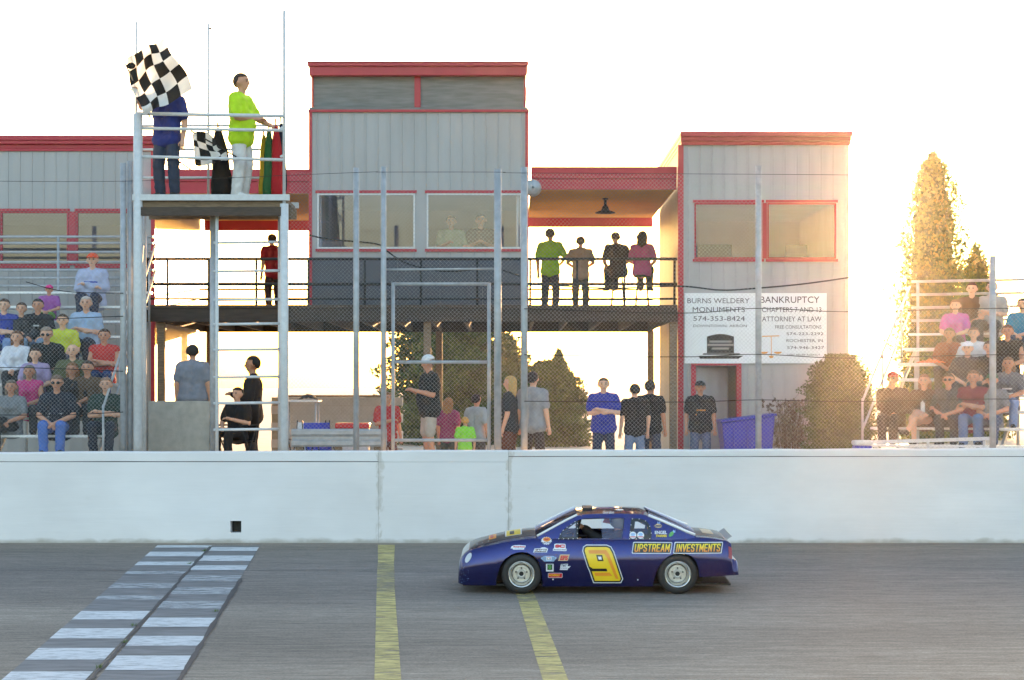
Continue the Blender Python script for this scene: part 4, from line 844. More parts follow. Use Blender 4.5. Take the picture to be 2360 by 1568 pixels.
# body shell
b = MB(); ring = {}
for s in (-1, 1):
    for i, u in enumerate(us):
        z0, z1 = interp(ZB, u), interp(SH, u); z0 = min(z0, z1-.01)
        for j in range(NS+1):
            t = j/NS; t = 1-(1-t)**1.35; z = z0+(z1-z0)*t; ring[s, i, j] = len(b.v); b.v.append((u, s*side_y(u, z), z))
        # inward lip under the panel edge
        ring[s, i, -1] = len(b.v); b.v.append((u, s*(side_y(u, z0)-.035), z0+.004))
    for i in range(len(us)-1):
        for j in range(-1, NS):
            q = [ring[s, i, j], ring[s, i+1, j], ring[s, i+1, j+1], ring[s, i, j+1]]; b.f.append(q if s < 0 else q[::-1]); b.mi.append(0); b.sm.append(True)
tr = {}
for i, u in enumerate(us):
    ys = side_y(u, interp(SH, u))
    for k in range(NT+1):
        y = -ys+2*ys*k/NT
        if k in (0, NT): tr[i, k] = ring[-1 if k == 0 else 1, i, NS]
        else: tr[i, k] = len(b.v); b.v.append((u, y, top_z(u, y)))
for i in range(len(us)-1):
    if us[i] >= C0-.001 and us[i+1] <= C1+.08: continue
    for k in range(NT): b.f.append([tr[i, k], tr[i+1, k], tr[i+1, k+1], tr[i, k+1]]); b.mi.append(0); b.sm.append(True)
for i, o in ((0, 1), (len(us)-1, -1)):       # nose and tail closing faces
    n_ = len(us); col = []
    for j in range(NS): b.f.append([ring[-1, i, j], ring[-1, i, j+1], ring[1, i, j+1], ring[1, i, j]]); b.mi.append(0); b.sm.append(True)
    b.f.append([tr[i, k] for k in range(NT+1)]); b.mi.append(0); b.sm.append(True)
body = cb_(b, 'body', M['paint']); 
me = body.data
try: me.set_sharp_from_angle(angle=math.radians(38))
except Exception: pass
# underside, wheel wells, firewall
cb_(MB().box(.06, 3.6, -.60, .60, .10, .125), 'floor_pan', M['black'])
for uc, r_ in ((.822, .36), (2.89, .36)):
    for s in (-1, 1):
        w = MB(); N = 14; vs = []
        for k in range(N+1):
            a = PI*k/N; vs += [(uc-r_*math.cos(a), s*.70, .26+.32*math.sin(a)), (uc-r_*math.cos(a), s*.36, .26+.32*math.sin(a))]
        w.add(vs, [(2*k, 2*k+1, 2*k+3, 2*k+2) for k in range(N)], smooth=True); w.add([(uc-r_, s*.36, .12), (uc+r_, s*.36, .12), (uc+r_, s*.36, .62), (uc-r_, s*.36, .62)], [(0, 1, 2, 3)])
        cb_(w, 'wheel_well', M['black'])
for u in (1.12, 3.04): cb_(MB().box(u-.012, u+.012, -.64, .64, .13, .70), 'bulkhead', M['black'])
# wheels
hub_m = mat('bare_wheel_centre', rgb(214, 208, 200), .38, .6, .15, 20); chrome = mat('chrome_rim', rgb(215, 218, 222), .14, 1, .04, 6)
for uc in (.834, 2.890):
    for s in (-1, 1):
        wh = bpy.data.objects.new('wheel', None); COL.objects.link(wh); wh.parent = car; wh.location = (uc, s*.635, .266); wh.rotation_euler = (0, 0, 0 if s < 0 else PI)
        def w_(b_, nm, m_): o_ = b_.build(nm, m_, wh, local=True); return o_
        R = .266; tw_ = .105
        w_(MB().lathe([(.165, -tw_*.92), (.185, -tw_*1.02), (.215, -tw_*1.04), (.240, -tw_*.97), (.256, -tw_*.86), (R-.003, -tw_*.7), (R, -tw_*.3), (R, tw_*.3), (R-.003, tw_*.7), (.25, tw_*.9), (.2, tw_*1.03), (.165, tw_*.92)], (0, 0, 0), 'y', 48), 'tyre', M['rubber'])
        w_(MB().lathe([(.172, -tw_*.80), (.174, -tw_*.98), (.168, -tw_*1.0), (.160, -tw_*.93), (.152, -tw_*.80), (.142, -tw_*.66), (.136, -tw_*.40), (.130, -tw_*.2), (.118, -tw_*.12), (.118, tw_*.8), (.165, tw_*.9)], (0, 0, 0), 'y', 48), 'rim', chrome)
        w_(MB().lathe([(.119, -tw_*.14), (.112, -tw_*.26), (.09, -tw_*.30), (.072, -tw_*.22), (.058, -tw_*.30), (.05, -tw_*.36), (.045, -tw_*.55), (.034, -tw_*.58), (.030, -tw_*.40), (.001, -tw_*.40)], (0, 0, 0), 'y', 36), 'wheel_centre', hub_m)
        w_(MB().lathe([(.031, -tw_*.42), (.001, -tw_*.44)], (0, 0, 0), 'y', 16), 'hub_hole', M['black'])
        for k in range(5):
            a = 2*PI*k/5+.3; w_(MB().tube([(.075*math.cos(a), -tw_*.2, .075*math.sin(a)), (.075*math.cos(a), -tw_*.42, .075*math.sin(a))], .011, 6), 'lug_nut', M['dark_steel'])
# greenhouse
def gy(z): return .672-.14*(max(0, z-.72)/.35)**1.15
def gp(u, z, e=0.): return (u, -(gy(z)+e), z)
_dz = lambda z: z-.030*max(0, (z-.75))/.33
_drop = lambda L: [(u, z-.030*max(0, (z-.75))/.33) for u, z in L]
outer = [(1.04, .725), (1.04, .752), (1.15, .815), (1.30, .902), (1.45, .987), (1.571, 1.048), (1.66, 1.064), (1.885, 1.075), (2.15, 1.077), (2.408, 1.070), (2.512, 1.042), (2.70, .960), (2.90, .868), (3.03, .806), (3.122, .768), (3.122, .735), (2.8, .715), (2.3, .70), (1.8, .70), (1.3, .705)]
w1 = [(1.327, .728), (1.345, .78), (1.375, .835), (1.46, .905), (1.554, .972), (1.61, .995), (1.68, 1.010), (1.9, 1.014), (2.195, 1.012), (2.180, .87), (2.160, .728)]
w2 = [(2.258, .728), (2.272, .86), (2.290, 1.004), (2.36, 1.006), (2.42, 1.0), (2.475, .975), (2.515, .93), (2.538, .87), (2.546, .80), (2.540, .728)]
outer, w1, w2 = _drop(outer), _drop(w1), _drop(w2)
for s in (-1, 1):
    vv = [Vector((p[0], 0, p[1])) for p in outer+w1+w2]; tri = tessellate_polygon([[Vector((p[0], p[1], 0)) for p in L] for L in (outer, w1, w2)])
    b = MB(); n_ = len(vv); vs = [(v.x, s*gy(v.z), v.z) for v in vv]+[(v.x, s*(gy(v.z)-.022), v.z) for v in vv]
    fs = [tuple(t) for t in tri]+[tuple(i+n_ for i in t[::-1]) for t in tri]; k = 0
    for L in (outer, w1, w2):
        for i in range(len(L)): fs.append((k+i, k+(i+1) % len(L), k+(i+1) % len(L)+n_, k+i+n_))
        k += len(L)
    b.add(vs, fs); cb_(b, 'side_frame', M['paint'])
# roof, pillars' top edge: a crowned skin between the two side frames
edge_r = [p for p in outer[5:11]]
b = MB(); NK = 8; vs = []
for u, z in edge_r:
    for k in range(NK+1):
        y = -1+2*k/NK; vs.append((u, y*(gy(z)+.003), z+.003+.028*(1-y*y)))
b.add(vs, [(i*(NK+1)+k, (i+1)*(NK+1)+k, (i+1)*(NK+1)+k+1, i*(NK+1)+k+1) for i in range(len(edge_r)-1) for k in range(NK)], smooth=True); roof = cb_(b, 'roof', M['paint'])
def skin(name, pts, m, c0=.045, c1=.03, inset=0., nk=8):
    b = MB(); vs = []
    for i, (u, z) in enumerate(pts):
        c = c0+(c1-c0)*i/(len(pts)-1)
        for k in range(nk+1): y = -1+2*k/nk; vs.append((u-.25*c*(1-y*y)*(1 if pts[0][0] < 2 else -1), y*(gy(z)-inset), z+.002+c*(1-y*y)))
    b.add(vs, [(i*(nk+1)+k, (i+1)*(nk+1)+k, (i+1)*(nk+1)+k+1, i*(nk+1)+k+1) for i in range(len(pts)-1) for k in range(nk)], smooth=True); return cb_(b, name, m)
skin('windshield', _drop([(1.03, .75), (1.15, .815), (1.30, .902), (1.45, .987), (1.571, 1.05)]), M['clear'])
skin('rear_window', _drop([(2.512, 1.044), (2.70, .962), (2.90, .870), (3.03, .808), (3.13, .765)]), M['clear'])
glint_m = mat('painted_sky_reflection', rgb(235, 236, 238), .25, .2, .03, 6)  # white colour stands in for sky reflected along the glass edges
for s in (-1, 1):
    cb_(MB().tube([(u, s*(gy(z)-.006), z+.006) for u, z in _drop(((1.04, .757), (1.15, .82), (1.30, .907), (1.45, .992), (1.571, 1.053)))], .016, 8), 'window_edge_glint', glint_m)
    cb_(MB().tube([(u, s*(gy(z)-.006), z+.006) for u, z in _drop(((2.512, 1.047), (2.70, .965), (2.90, .873), (3.03, .811), (3.122, .773)))], .020, 8), 'window_edge_glint', glint_m)
# roof vent
rv = MB(); rv.box(1.655, 1.79, -.20, .14, 1.048, 1.094); cb_(rv, 'roof_vent', M['dark_steel'], bevel=.01)
for k in range(3): cb_(MB().box(1.665, 1.78, -.206, -.2005, 1.06+.01*k, 1.065+.01*k), 'vent_slat', M['black'])
# clear quarter window and vent window with black borders and screws
def border(L, name, rel=.8, cut=None):
    cx = sum(p[0] for p in L)/len(L); cz = sum(p[1] for p in L)/len(L)
    inner = [(cx+(p[0]-cx)*rel, cz+(p[1]-cz)*rel) for p in L]; out = [(cx+(p[0]-cx)*1.04, cz+(p[1]-cz)*1.04) for p in L]
    b = MB(); n_ = len(L); b.add([gp(*p, .003) for p in out]+[gp(*p, .003) for p in inner], [(i, (i+1) % n_, (i+1) % n_+n_, i+n_) for i in range(n_)]); o = cb_(b, name, D_['black'])
    b = MB(); tri = tessellate_polygon([[Vector((p[0], p[1], 0)) for p in inner]]); b.add([gp(*p, .001) for p in inner], [tuple(t) for t in tri]); cb_(b, 'pane', M['clear'], o)
    return out
q2 = border(w2, 'quarter_window', .66)
v1 = _drop([(1.327, .728), (1.345, .78), (1.375, .835), (1.46, .905), (1.554, .972), (1.575, .972), (1.572, .728)])
q1 = border(v1, 'vent_window', .80)
cb_(MB().add([gp(1.575, .728, -.01), gp(2.16, .728, -.01), gp(2.195, 1.012, -.01), gp(1.9, 1.012, -.01)], [(0, 1, 2, 3)]) if False else MB().add([gp(1.90, .73, -.008), gp(2.158, .73, -.008), gp(2.19, 1.01, -.008), gp(1.885, 1.01, -.008)], [(0, 1, 2, 3)]), 'side_window', M['clear'])
scr = MB()
def edge_pts(L, n_):
    per = [0]
    for i in range(len(L)): a, c = L[i], L[(i+1) % len(L)]; per.append(per[-1]+math.hypot(c[0]-a[0], c[1]-a[1]))
    for k in range(n_):
        d = per[-1]*k/n_
        for i in range(len(L)):
            if per[i] <= d <= per[i+1]: t = (d-per[i])/(per[i+1]-per[i]); a, c = L[i], L[(i+1) % len(L)]; yield (a[0]+(c[0]-a[0])*t, a[1]+(c[1]-a[1])*t); break
for L, n_ in ((q2, 11), (q1, 13)):
    cx = sum(p[0] for p in L)/len(L); cz = sum(p[1] for p in L)/len(L)
    for u, z in edge_pts(L, n_): scr.sphere(gp(cx+(u-cx)*.96, cz+(z-cz)*.96, .005), .0065, 8, 5)
cb_(scr, 'screws', D_['white'])
# spoiler, lights, bumper details
sp = MB(); NSP = 8
sp.add([(3.545+du, -.52+1.04*k/NSP, zz) for k in range(NSP+1) for du, zz in ((0, .702), (.012, .700), (.078, .744), (.070, .748))], [(k*4+i, k*4+4+i, k*4+4+(i+1) % 4, k*4+(i+1) % 4) for k in range(NSP) for i in range(4)]+[(3, 2, 1, 0), tuple(NSP*4+i for i in range(4))]); cb_(sp, 'spoiler', mat('grey_spoiler', rgb(170, 172, 176), .3, .3, .05, 6))
for s in (-1, 1):
    tl = MB(); vs = []
    for u, za, zb_ in ((3.562, .475, .625), (3.585, .465, .622), (3.607, .462, .60)):
        for z in (za, (za+zb_)/2, zb_): vs.append((u, s*(side_y(min(u, 3.59), z)+.004), z))
    tl.add(vs, [(i*3+j, i*3+3+j, i*3+4+j, i*3+1+j) for i in range(2) for j in range(2)], smooth=True); cb_(tl, 'tail_light', mat('tail_light_red', rgb(150, 26, 40), .3, 0, .05, 6, coat=.5))
    hl = MB(); N = 16; cu, cz = .135, .475; vs = [(cu, s*(side_y(cu, cz)+.010), cz)]
    for k in range(N):
        a = 2*PI*k/N; du, dzz = .048*math.cos(a), .068*math.sin(a); u = cu+du*.75+dzz*.42; z = cz+dzz*.95; vs.append((u, s*(side_y(u, z)+.004), z))
    hl.add(vs, [(0, k+1, (k+1) % N+1) for k in range(N)], smooth=True); cb_(hl, 'headlight', mat('headlight_lens', rgb(196, 200, 208), .2, 0, .1, 30, coat=.6))
cb_(MB().bar((.02, 0, .155), (.021, 0, .155), .9, .06) if False else MB().box(-.006, .0, -.35, .35, .16, .24), 'grille', M['black'])
for u, z in ((.72+.53, .197), (2.365, .192)): cb_(MB().sphere((u, -(side_y(u, z)+.003), z), .010, 8, 5), 'body_pin', D_['white'])
for u in (.25, .32, .40): cb_(MB().sphere((u, -.38, top_z(u, -.38)), .012, 8, 5), 'hood_pin', M['galv'])
# cage, seat, steering wheel
cage = M['dark_steel']
def roll(pts): cb_(MB().tube(pts, .022, 8), 'cage_bar', cage)
roll([(2.30, -.52, .14), (2.30, -.48, .90), (2.30, -.42, 1.0), (2.30, .42, 1.0), (2.30, .48, .90), (2.30, .52, .14)])
for s in (-1, 1):
    roll([(1.30, s*.58, .5), (1.34, s*.57, .80), (1.62, s*.47, .985), (2.30, s*.44, 1.0)]); roll([(2.30, s*.46, 1.0), (2.95, s*.48, .66)])
    for z in (.34, .48, .62): roll([(1.30, s*.58, z), (1.8, s*.62, z), (2.30, s*.54, z)])
roll([(1.34, -.57, .80), (1.34, .57, .80)]); roll([(2.30, -.5, .30), (2.30, .45, .98)])
cb_(MB().box(1.14, 1.32, -.6, .6, .55, .72), 'dash', M['black'], bevel=.03)
seat_m = mat('seat_aluminium', rgb(90, 96, 108), .5, .4, .1, 8)
sb = MB(); sb.box(2.17, 2.26, -.48, -.08, .16, .80); sb.box(1.88, 2.17, -.50, -.06, .14, .20); sb.box(1.92, 2.2, -.53, -.50, .20, .50); sb.box(1.92, 2.2, -.06, -.03, .20, .50); cb_(sb, 'seat', seat_m, bevel=.02)
cb_(MB().add([(1.93, -.06, .88), (2.04, -.06, .86), (2.06, -.06, .97), (2.02, -.06, 1.0), (1.985, -.06, .995), (1.93, -.03, .88), (2.04, -.03, .86), (2.06, -.03, .97), (2.02, -.03, 1.0), (1.985, -.03, .995)], [(0, 1, 2, 3, 4), (9, 8, 7, 6, 5)]+[(i, (i+1) % 5, (i+1) % 5+5, i+5) for i in range(5)]), 'head_support', M['orange'])
sw = MB(); N = 24; cs_ = [(1.58+.05*math.sin(2*PI*k/N), -.28+.16*math.cos(2*PI*k/N), .82+.15*math.sin(2*PI*k/N)) for k in range(N+1)]; sw.tube(cs_, .014, 8, cap=False); cb_(sw, 'steering_wheel', M['black']); cb_(MB().tube([(1.58, -.28, .82), (1.2, -.28, .68)], .02, 8), 'steering_column', M['black'])
# ---------------------------------------------------------------- decals (flat print laid on the panels)
U = lambda x: (x-118)/574; V = lambda y: (782-y)/574
def on_side(u, z, e): return (u, -(side_y(u, z)+e), z) if z < .722 or u < 1.05 else gp(u, z, e+.001)
def decal_poly(b, pts, e, sub=True):
    tri = tessellate_polygon([[Vector((p[0], p[1], 0)) for p in pts]]); bm = bmesh.new(); vs = [bm.verts.new((p[0], p[1], 0)) for p in pts]
    for t in tri:
        try: bm.faces.new([vs[i] for i in t])
        except Exception: pass
    for _ in range(4):
        ed = [e_ for e_ in bm.edges if e_.calc_length() > .035]
        if ed and sub: bmesh.ops.subdivide_edges(bm, edges=ed, cuts=1); bmesh.ops.triangulate(bm, faces=bm.faces)
    bm.verts.index_update(); b.add([on_side(v.co.x, v.co.y, e) for v in bm.verts], [tuple(v.index for v in f.verts) for f in bm.faces]); bm.free()
def offset_poly(pts, d):
    n_ = len(pts); area = sum(pts[i][0]*pts[(i+1) % n_][1]-pts[(i+1) % n_][0]*pts[i][1] for i in range(n_)); sg_ = 1 if area > 0 else -1; out = []
    for i in range(n_):
        p0, p1, p2 = Vector(pts[i-1]), Vector(pts[i]), Vector(pts[(i+1) % n_]); a = (p1-p0).normalized(); c = (p2-p1).normalized(); n1 = Vector((a.y, -a.x))*sg_; n2 = Vector((c.y, -c.x))*sg_; m_ = (n1+n2); m_ = m_/max(.35, m_.length_squared/2) if m_.length > 1e-6 else n1
        out.append(tuple(p1+m_*d))
    return out
cp = lambda L: [(U(x), V(y)) for x, y in L]
num = cp([(1092, 424), (1238, 424), (1262, 434), (1280, 466), (1346, 664), (1338, 680), (1152, 680), (1128, 606), (1246, 606), (1238, 585), (1134, 585), (1110, 568), (1074, 452), (1078, 432)])
nd = bpy.data.objects.new('number_decal', None); COL.objects.link(nd); nd.parent = car; nd['label'] = 'slanted yellow number 9 outlined in black and white'
fillp = lambda d: offset_poly(cp([(1092, 424), (1238, 424), (1262, 434), (1280, 466), (1346, 664), (1338, 680), (1152, 680), (1124, 598), (1110, 568), (1074, 452), (1078, 432)]), d)
for nm, pts, m_, e in (('white_outline', fillp(.030), D_['white'], .003), ('black_outline', fillp(.020), D_['black'], .0035), ('figure', num, D_['yellow'], .0045)):
    b = MB(); decal_poly(b, pts, e); cb_(b, nm, m_, nd)
b = MB(); decal_poly(b, cp([(1100, 446), (1236, 446), (1258, 476), (1330, 664), (1308, 664), (1240, 500), (1222, 474), (1108, 472)]), .0055); decal_poly(b, cp([(1146, 616), (1262, 616), (1284, 642), (1156, 642)]), .0055); cb_(b, 'shading', D_['orange'], nd)
b = MB(); decal_poly(b, cp([(1160, 482), (1206, 482), (1216, 528), (1172, 528)]), .006); cb_(b, 'hole', D_['black'], nd); b = MB(); decal_poly(b, cp([(1172, 494), (1198, 494), (1203, 517), (1180, 517)]), .0068); cb_(b, 'hole_fill', D_['white'], nd)
def raw_text(txt, shear, offset):
    vs, fs = None, None
    cu = bpy.data.curves.new('t', 'FONT'); cu.body = txt; cu.shear = shear; cu.offset = offset; cu.resolution_u = 3; cu.fill_mode = 'FRONT'; o = bpy.data.objects.new('t', cu); COL.objects.link(o); bpy.context.view_layer.update()
    m_ = bpy.data.meshes.new_from_object(o.evaluated_get(bpy.context.evaluated_depsgraph_get())); vs = [(v.co.x, v.co.y) for v in m_.vertices]; fs = [tuple(p.vertices) for p in m_.polygons]; bpy.data.objects.remove(o); bpy.data.curves.remove(cu); bpy.data.meshes.remove(m_); return vs, fs
def text_decal(parent, txt, x0, x1, y0, y1, layers, shear=0., e0=.003, names=('lettering',)):
    base, _ = raw_text(txt, shear, layers[-1][0]); a0 = min(v[0] for v in base); a1 = max(v[0] for v in base); c0 = min(v[1] for v in base); c1 = max(v[1] for v in base)
    u0, u1, z1, z0 = U(x0), U(x1), V(y0), V(y1)
    for k, (off, m_) in enumerate(layers):
        vs, fs = raw_text(txt, shear, off); b = MB(); b.add([on_side(u0+(v[0]-a0)/(a1-a0)*(u1-u0), z0+(v[1]-c0)/(c1-c0)*(z1-z0), e0+.001*k) for v in vs], fs); cb_(b, names[min(k, len(names)-1)] if len(layers) > 1 else 'lettering', m_, parent, fix=False)
def decal(name='sponsor_decal', label=None):
    o = bpy.data.objects.new(name, None); COL.objects.link(o); o.parent = car
    if label: o['label'] = label
    return o
gm = bpy.data.materials.new('decal_yellow_to_orange_print'); gm.use_nodes = True; n = gm.node_tree.nodes; l = gm.node_tree.links; tcn = n.new('ShaderNodeTexCoord'); sp_ = n.new('ShaderNodeSeparateXYZ'); l.new(tcn.outputs['Object'], sp_.inputs[0]); mr = n.new('ShaderNodeMapRange'); mr.inputs[1].default_value = V(462); mr.inputs[2].default_value = V(398); l.new(sp_.outputs[2], mr.inputs[0]); rp = n.new('ShaderNodeValToRGB'); rp.color_ramp.elements[0].color = rgb(238, 118, 44); rp.color_ramp.elements[1].color = rgb(248, 226, 50); rp.color_ramp.elements[1].position = .75; l.new(mr.outputs[0], rp.inputs[0]); l.new(rp.outputs[0], n['Principled BSDF'].inputs['Base Color']); n['Principled BSDF'].inputs['Roughness'].default_value = .35
GLY = dict(U=[[(0, 1), (0, .15), (.2, 0), (.8, 0), (1, .15), (1, 1)]], P=[[(0, 0), (0, 1), (.8, 1), (1, .85), (1, .58), (.8, .43), (0, .43)]], S=[[(1, .8), (.8, 1), (.2, 1), (0, .82), (.08, .6), (.92, .4), (1, .18), (.8, 0), (.2, 0), (0, .2)]], T=[[(-.1, 1), (1.1, 1)], [(.5, 1), (.5, 0)]], R=[[(0, 0), (0, 1), (.8, 1), (1, .85), (1, .6), (.8, .45), (0, .45)], [(.55, .45), (1, 0)]], E=[[(1, 1), (0, 1), (0, 0), (1, 0)], [(0, .5), (.85, .5)]], A=[[(-.05, 0), (.5, 1), (1.05, 0)], [(.2, .3), (.8, .3)]], M=[[(-.1, 0), (-.1, 1), (.5, .3), (1.1, 1), (1.1, 0)]], I=[[(.5, 0), (.5, 1)]], N=[[(0, 0), (0, 1), (1, 0), (1, 1)]], V=[[(-.05, 1), (.5, 0), (1.05, 1)]])
def block_text(parent, txt, x0, x1, y0, y1, sw_):
    wd = [(.25 if c == 'I' else 1.25 if c == 'M' else 1.) for c in txt]; gap = .62; tot = sum(wd)+gap*(len(txt)-1); H_ = y1-y0-sw_; sl2 = .16*H_; unit = (x1-x0-sw_-sl2)/tot; x = x0+sw_/2
    for c, w2_ in zip(txt, wd):
        b = MB(); k = 0
        for st_ in GLY[c]:
            for p, q in zip(st_[:-1], st_[1:]):
                pt = lambda t: Vector((x+((t[0]-.5)*(.8 if c == 'M' else 1)+.5)*unit*w2_+sl2*t[1] if c != 'I' else x+.5*unit*w2_+sl2*t[1], y1-sw_/2-H_*t[1]))
                a, e = pt(p), pt(q); dd_ = (e-a).normalized(); nn_ = Vector((-dd_.y, dd_.x))*sw_/2; a -= dd_*sw_*.42; e += dd_*sw_*.42
                b.add([on_side(U(v.x), V(v.y), .0068+.00025*k) for g5 in range(6) for v in (a.lerp(e, g5/5)-nn_, a.lerp(e, g5/5)+nn_)], [(2*g5, 2*g5+1, 2*g5+3, 2*g5+2) for g5 in range(5)]); k += 1
        cb_(b, 'letter', gm, parent, fix=False); x += unit*(w2_+gap)
d = decal(label='long yellow to orange lettering outlined black and white on the rear quarter')
names3 = ('white_outline', 'black_outline', 'lettering')
for t_, x0, x1 in (('UPSTREAM', 1448, 1720), ('INVESTMENTS', 1760, 2104)):
    plate = lambda q: [(x0-12-q, 462+q), (x0+0-q, 398-q), (x0+6-q, 394-q), (x1+8+q*.6, 396-q), (x1+10+q, 402-q), (x1-4+q, 466+q*.7), (x1-12+q, 466+q), (x0-8-q*.5, 466+q)]
    for q, m_, e, nm in ((7, D_['white'], .003, 'white_outline'), (1.5, D_['black'], .004, 'black_outline')): b = MB(); decal_poly(b, cp(plate(q)), e); cb_(b, nm, m_, d)
    block_text(d, t_, x0, x1, 401, 459, 8.5)
# letters on the rear pillar
d = decal(label='white and yellow two line lettering with a green cob on the rear pillar')
text_decal(d, 'ENGEL', 1606, 1698, 306, 330, [(.05, D_['navy']), (.03, D_['white'])], 0, .003, ('outline', 'lettering')); text_decal(d, 'FARMS', 1616, 1696, 334, 352, [(.09, D_['dgreen']), (.03, D_['yellow'])], 0, .003, ('outline', 'lettering'))
b = MB(); decal_poly(b, cp([(1712, 350), (1712, 335), (1722, 318), (1742, 308), (1752, 312), (1748, 330), (1735, 345)]), .004); cb_(b, 'cob', D_['green'], d)
b = MB(); decal_poly(b, cp([(1742, 308), (1748, 298), (1752, 306), (1764, 300), (1756, 312), (1768, 312), (1750, 322)]), .0045); cb_(b, 'husk', D_['lblue'], d)
d = decal(label='small oval gold and grey badge above the two line lettering')
b = MB(); decal_poly(b, [(U(1632)+.052*math.cos(2*PI*i/18), V(270)+.026*math.sin(2*PI*i/18)) for i in range(18)], .003); cb_(b, 'badge', D_['tan'], d); text_decal(d, 'Gypsum', 1604, 1658, 258, 282, [(.03, D_['navy'])], .2, .005); text_decal(d, 'LG', 1626, 1648, 240, 254, [(.04, D_['lblue'])], 0, .004)
# round tags at the foot of the quarter window
for x in (1440, 1498):
    d = decal('round_tag'); cu, cz = U(x), V(338)
    b = MB(); b.add([gp(cu+.046*math.cos(2*PI*i/20), cz+.046*math.sin(2*PI*i/20), .007) for i in range(20)], [tuple(range(20))]); cb_(b, 'disc', D_['white'], d); b = MB(); b.add([gp(cu+.030*math.cos(2*PI*i/20), cz+.010+.020*math.sin(2*PI*i/20), .008) for i in range(20)], [tuple(range(20))]); cb_(b, 'emblem', D_['lblue'], d); b = MB(); b.add([gp(cu+a, cz+c, .008) for a, c in ((-.032, -.026), (.032, -.026), (.038, -.015), (-.038, -.015))], [(0, 1, 2, 3)]); cb_(b, 'band', D_['red'], d)
# sponsor decals on the front fender: dimensions read on a 10.73x crop starting at (1240,1300)
ex = lambda x: (1240+x/10.727-1080)*3.105; ey = lambda y: (1300+y/10.727-1200)*3.105
def rp_(pts): return [(U(ex(x)), V(ey(y))) for x, y in pts]
def back(dd, pts, m_, e=.003, nm='backing'): b = MB(); decal_poly(b, rp_(pts), e); cb_(b, nm, m_, dd)
def tx(dd, t_, x0, x1, y0, y1, m_, sh=0., off=.03, e=.0045): text_decal(dd, t_, ex(x0), ex(x1), ey(y0), ey(y1), [(off, m_)], sh, e)
d = decal(label='arched red and white lettered sticker over the front wheel'); back(d, [(65, 430), (90, 375), (160, 350), (300, 345), (460, 355), (450, 400), (420, 420), (415, 458), (125, 460), (115, 430)], D_['white']); tx(d, 'American', 115, 440, 362, 405, D_['red'], .2, .05); tx(d, 'RACER CUP', 165, 395, 415, 442, D_['lblue'], .1, .02)
d = decal(label='orange sunburst sticker below the windshield'); back(d, [(1000+145*math.cos(2*PI*i/28)*(1 if i % 2 else .86), 235+105*math.sin(2*PI*i/28)*(1 if i % 2 else .82)) for i in range(28)], D_['white']); back(d, [(1008+100*math.cos(2*PI*i/18), 200+58*math.sin(2*PI*i/18)) for i in range(18)], D_['orange'], .0045, 'burst'); tx(d, 'BP', 950, 1070, 175, 225, D_['red'], 0, .04, .006); tx(d, 'RACING', 885, 1120, 262, 300, D_['navy'], 0, .03)
d = decal(label='white sticker with brown block lettering and a car outline'); back(d, [(650, 530), (690, 430), (830, 425), (880, 400), (960, 398), (1040, 435), (1010, 530)], D_['white']); back(d, [(680, 518), (712, 442), (1010, 440), (985, 518)], mat('decal_brown', rgb(96, 60, 70), .4, 0, .05, 6), .004, 'plate'); tx(d, 'LANES', 705, 985, 455, 500, D_['white'], .2, .05, .0055)
d = decal(label='red two letter sticker with blue script below'); back(d, [(1195, 425), (1205, 320), (1250, 305), (1470, 310), (1500, 330), (1500, 430), (1525, 440), (1520, 495), (1170, 490), (1170, 435)], D_['white']); tx(d, 'SC', 1222, 1482, 328, 412, D_['red'], 0, .09); tx(d, 'Enterprises', 1188, 1505, 442, 482, D_['navy'], .1, .03)
d = decal(label='winged grey striped badge sticker'); back(d, [(845, 675), (935, 625), (1175, 622), (1270, 668), (1190, 760), (930, 760)], D_['lblue'])
for k in range(4):
    for bx in (900, 1140): back(d, [(bx+k*24, 640), (bx+k*24+9, 640), (bx+k*24+9, 745), (bx+k*24, 745)], D_['navy'], .004, 'stripe')
back(d, [(990, 640), (1130, 640), (1120, 730), (1000, 730)], D_['white'], .0045, 'shield'); tx(d, 'L-6', 1010, 1115, 675, 715, D_['navy'], 0, .05, .006); tx(d, 'SPEED', 1000, 1120, 640, 660, D_['red'], 0, .03, .006)
d = decal(label='slanted red three letter sticker'); back(d, [(1305, 745), (1350, 590), (1370, 580), (1590, 582), (1595, 610), (1555, 735), (1530, 748)], D_['tan']); tx(d, 'EFS', 1345, 1570, 605, 730, D_['red'], .25, .07)
d = decal(label='square green picture sticker with white border'); back(d, [(988, 825), (1182, 825), (1182, 1025), (988, 1025)], D_['white']); back(d, [(1020, 838), (1152, 838), (1150, 985), (1022, 985)], D_['dgreen'], .004, 'picture'); back(d, [(1085+38*math.cos(2*PI*i/14), 910+55*math.sin(2*PI*i/14)) for i in range(14)], D_['green'], .005, 'emblem'); tx(d, 'JD', 1065, 1105, 885, 935, D_['dgreen'], 0, .05, .006)
d = decal(label='white sticker with dark two letter lettering and a flag tail'); back(d, [(1345, 985), (1375, 830), (1560, 822), (1545, 890), (1630, 880), (1590, 930), (1560, 940), (1550, 985)], D_['white']); tx(d, 'T&T', 1378, 1535, 838, 898, D_['navy'], .2, .05); tx(d, 'MOTORSPORTS', 1365, 1540, 925, 950, D_['navy'], .1, .02)
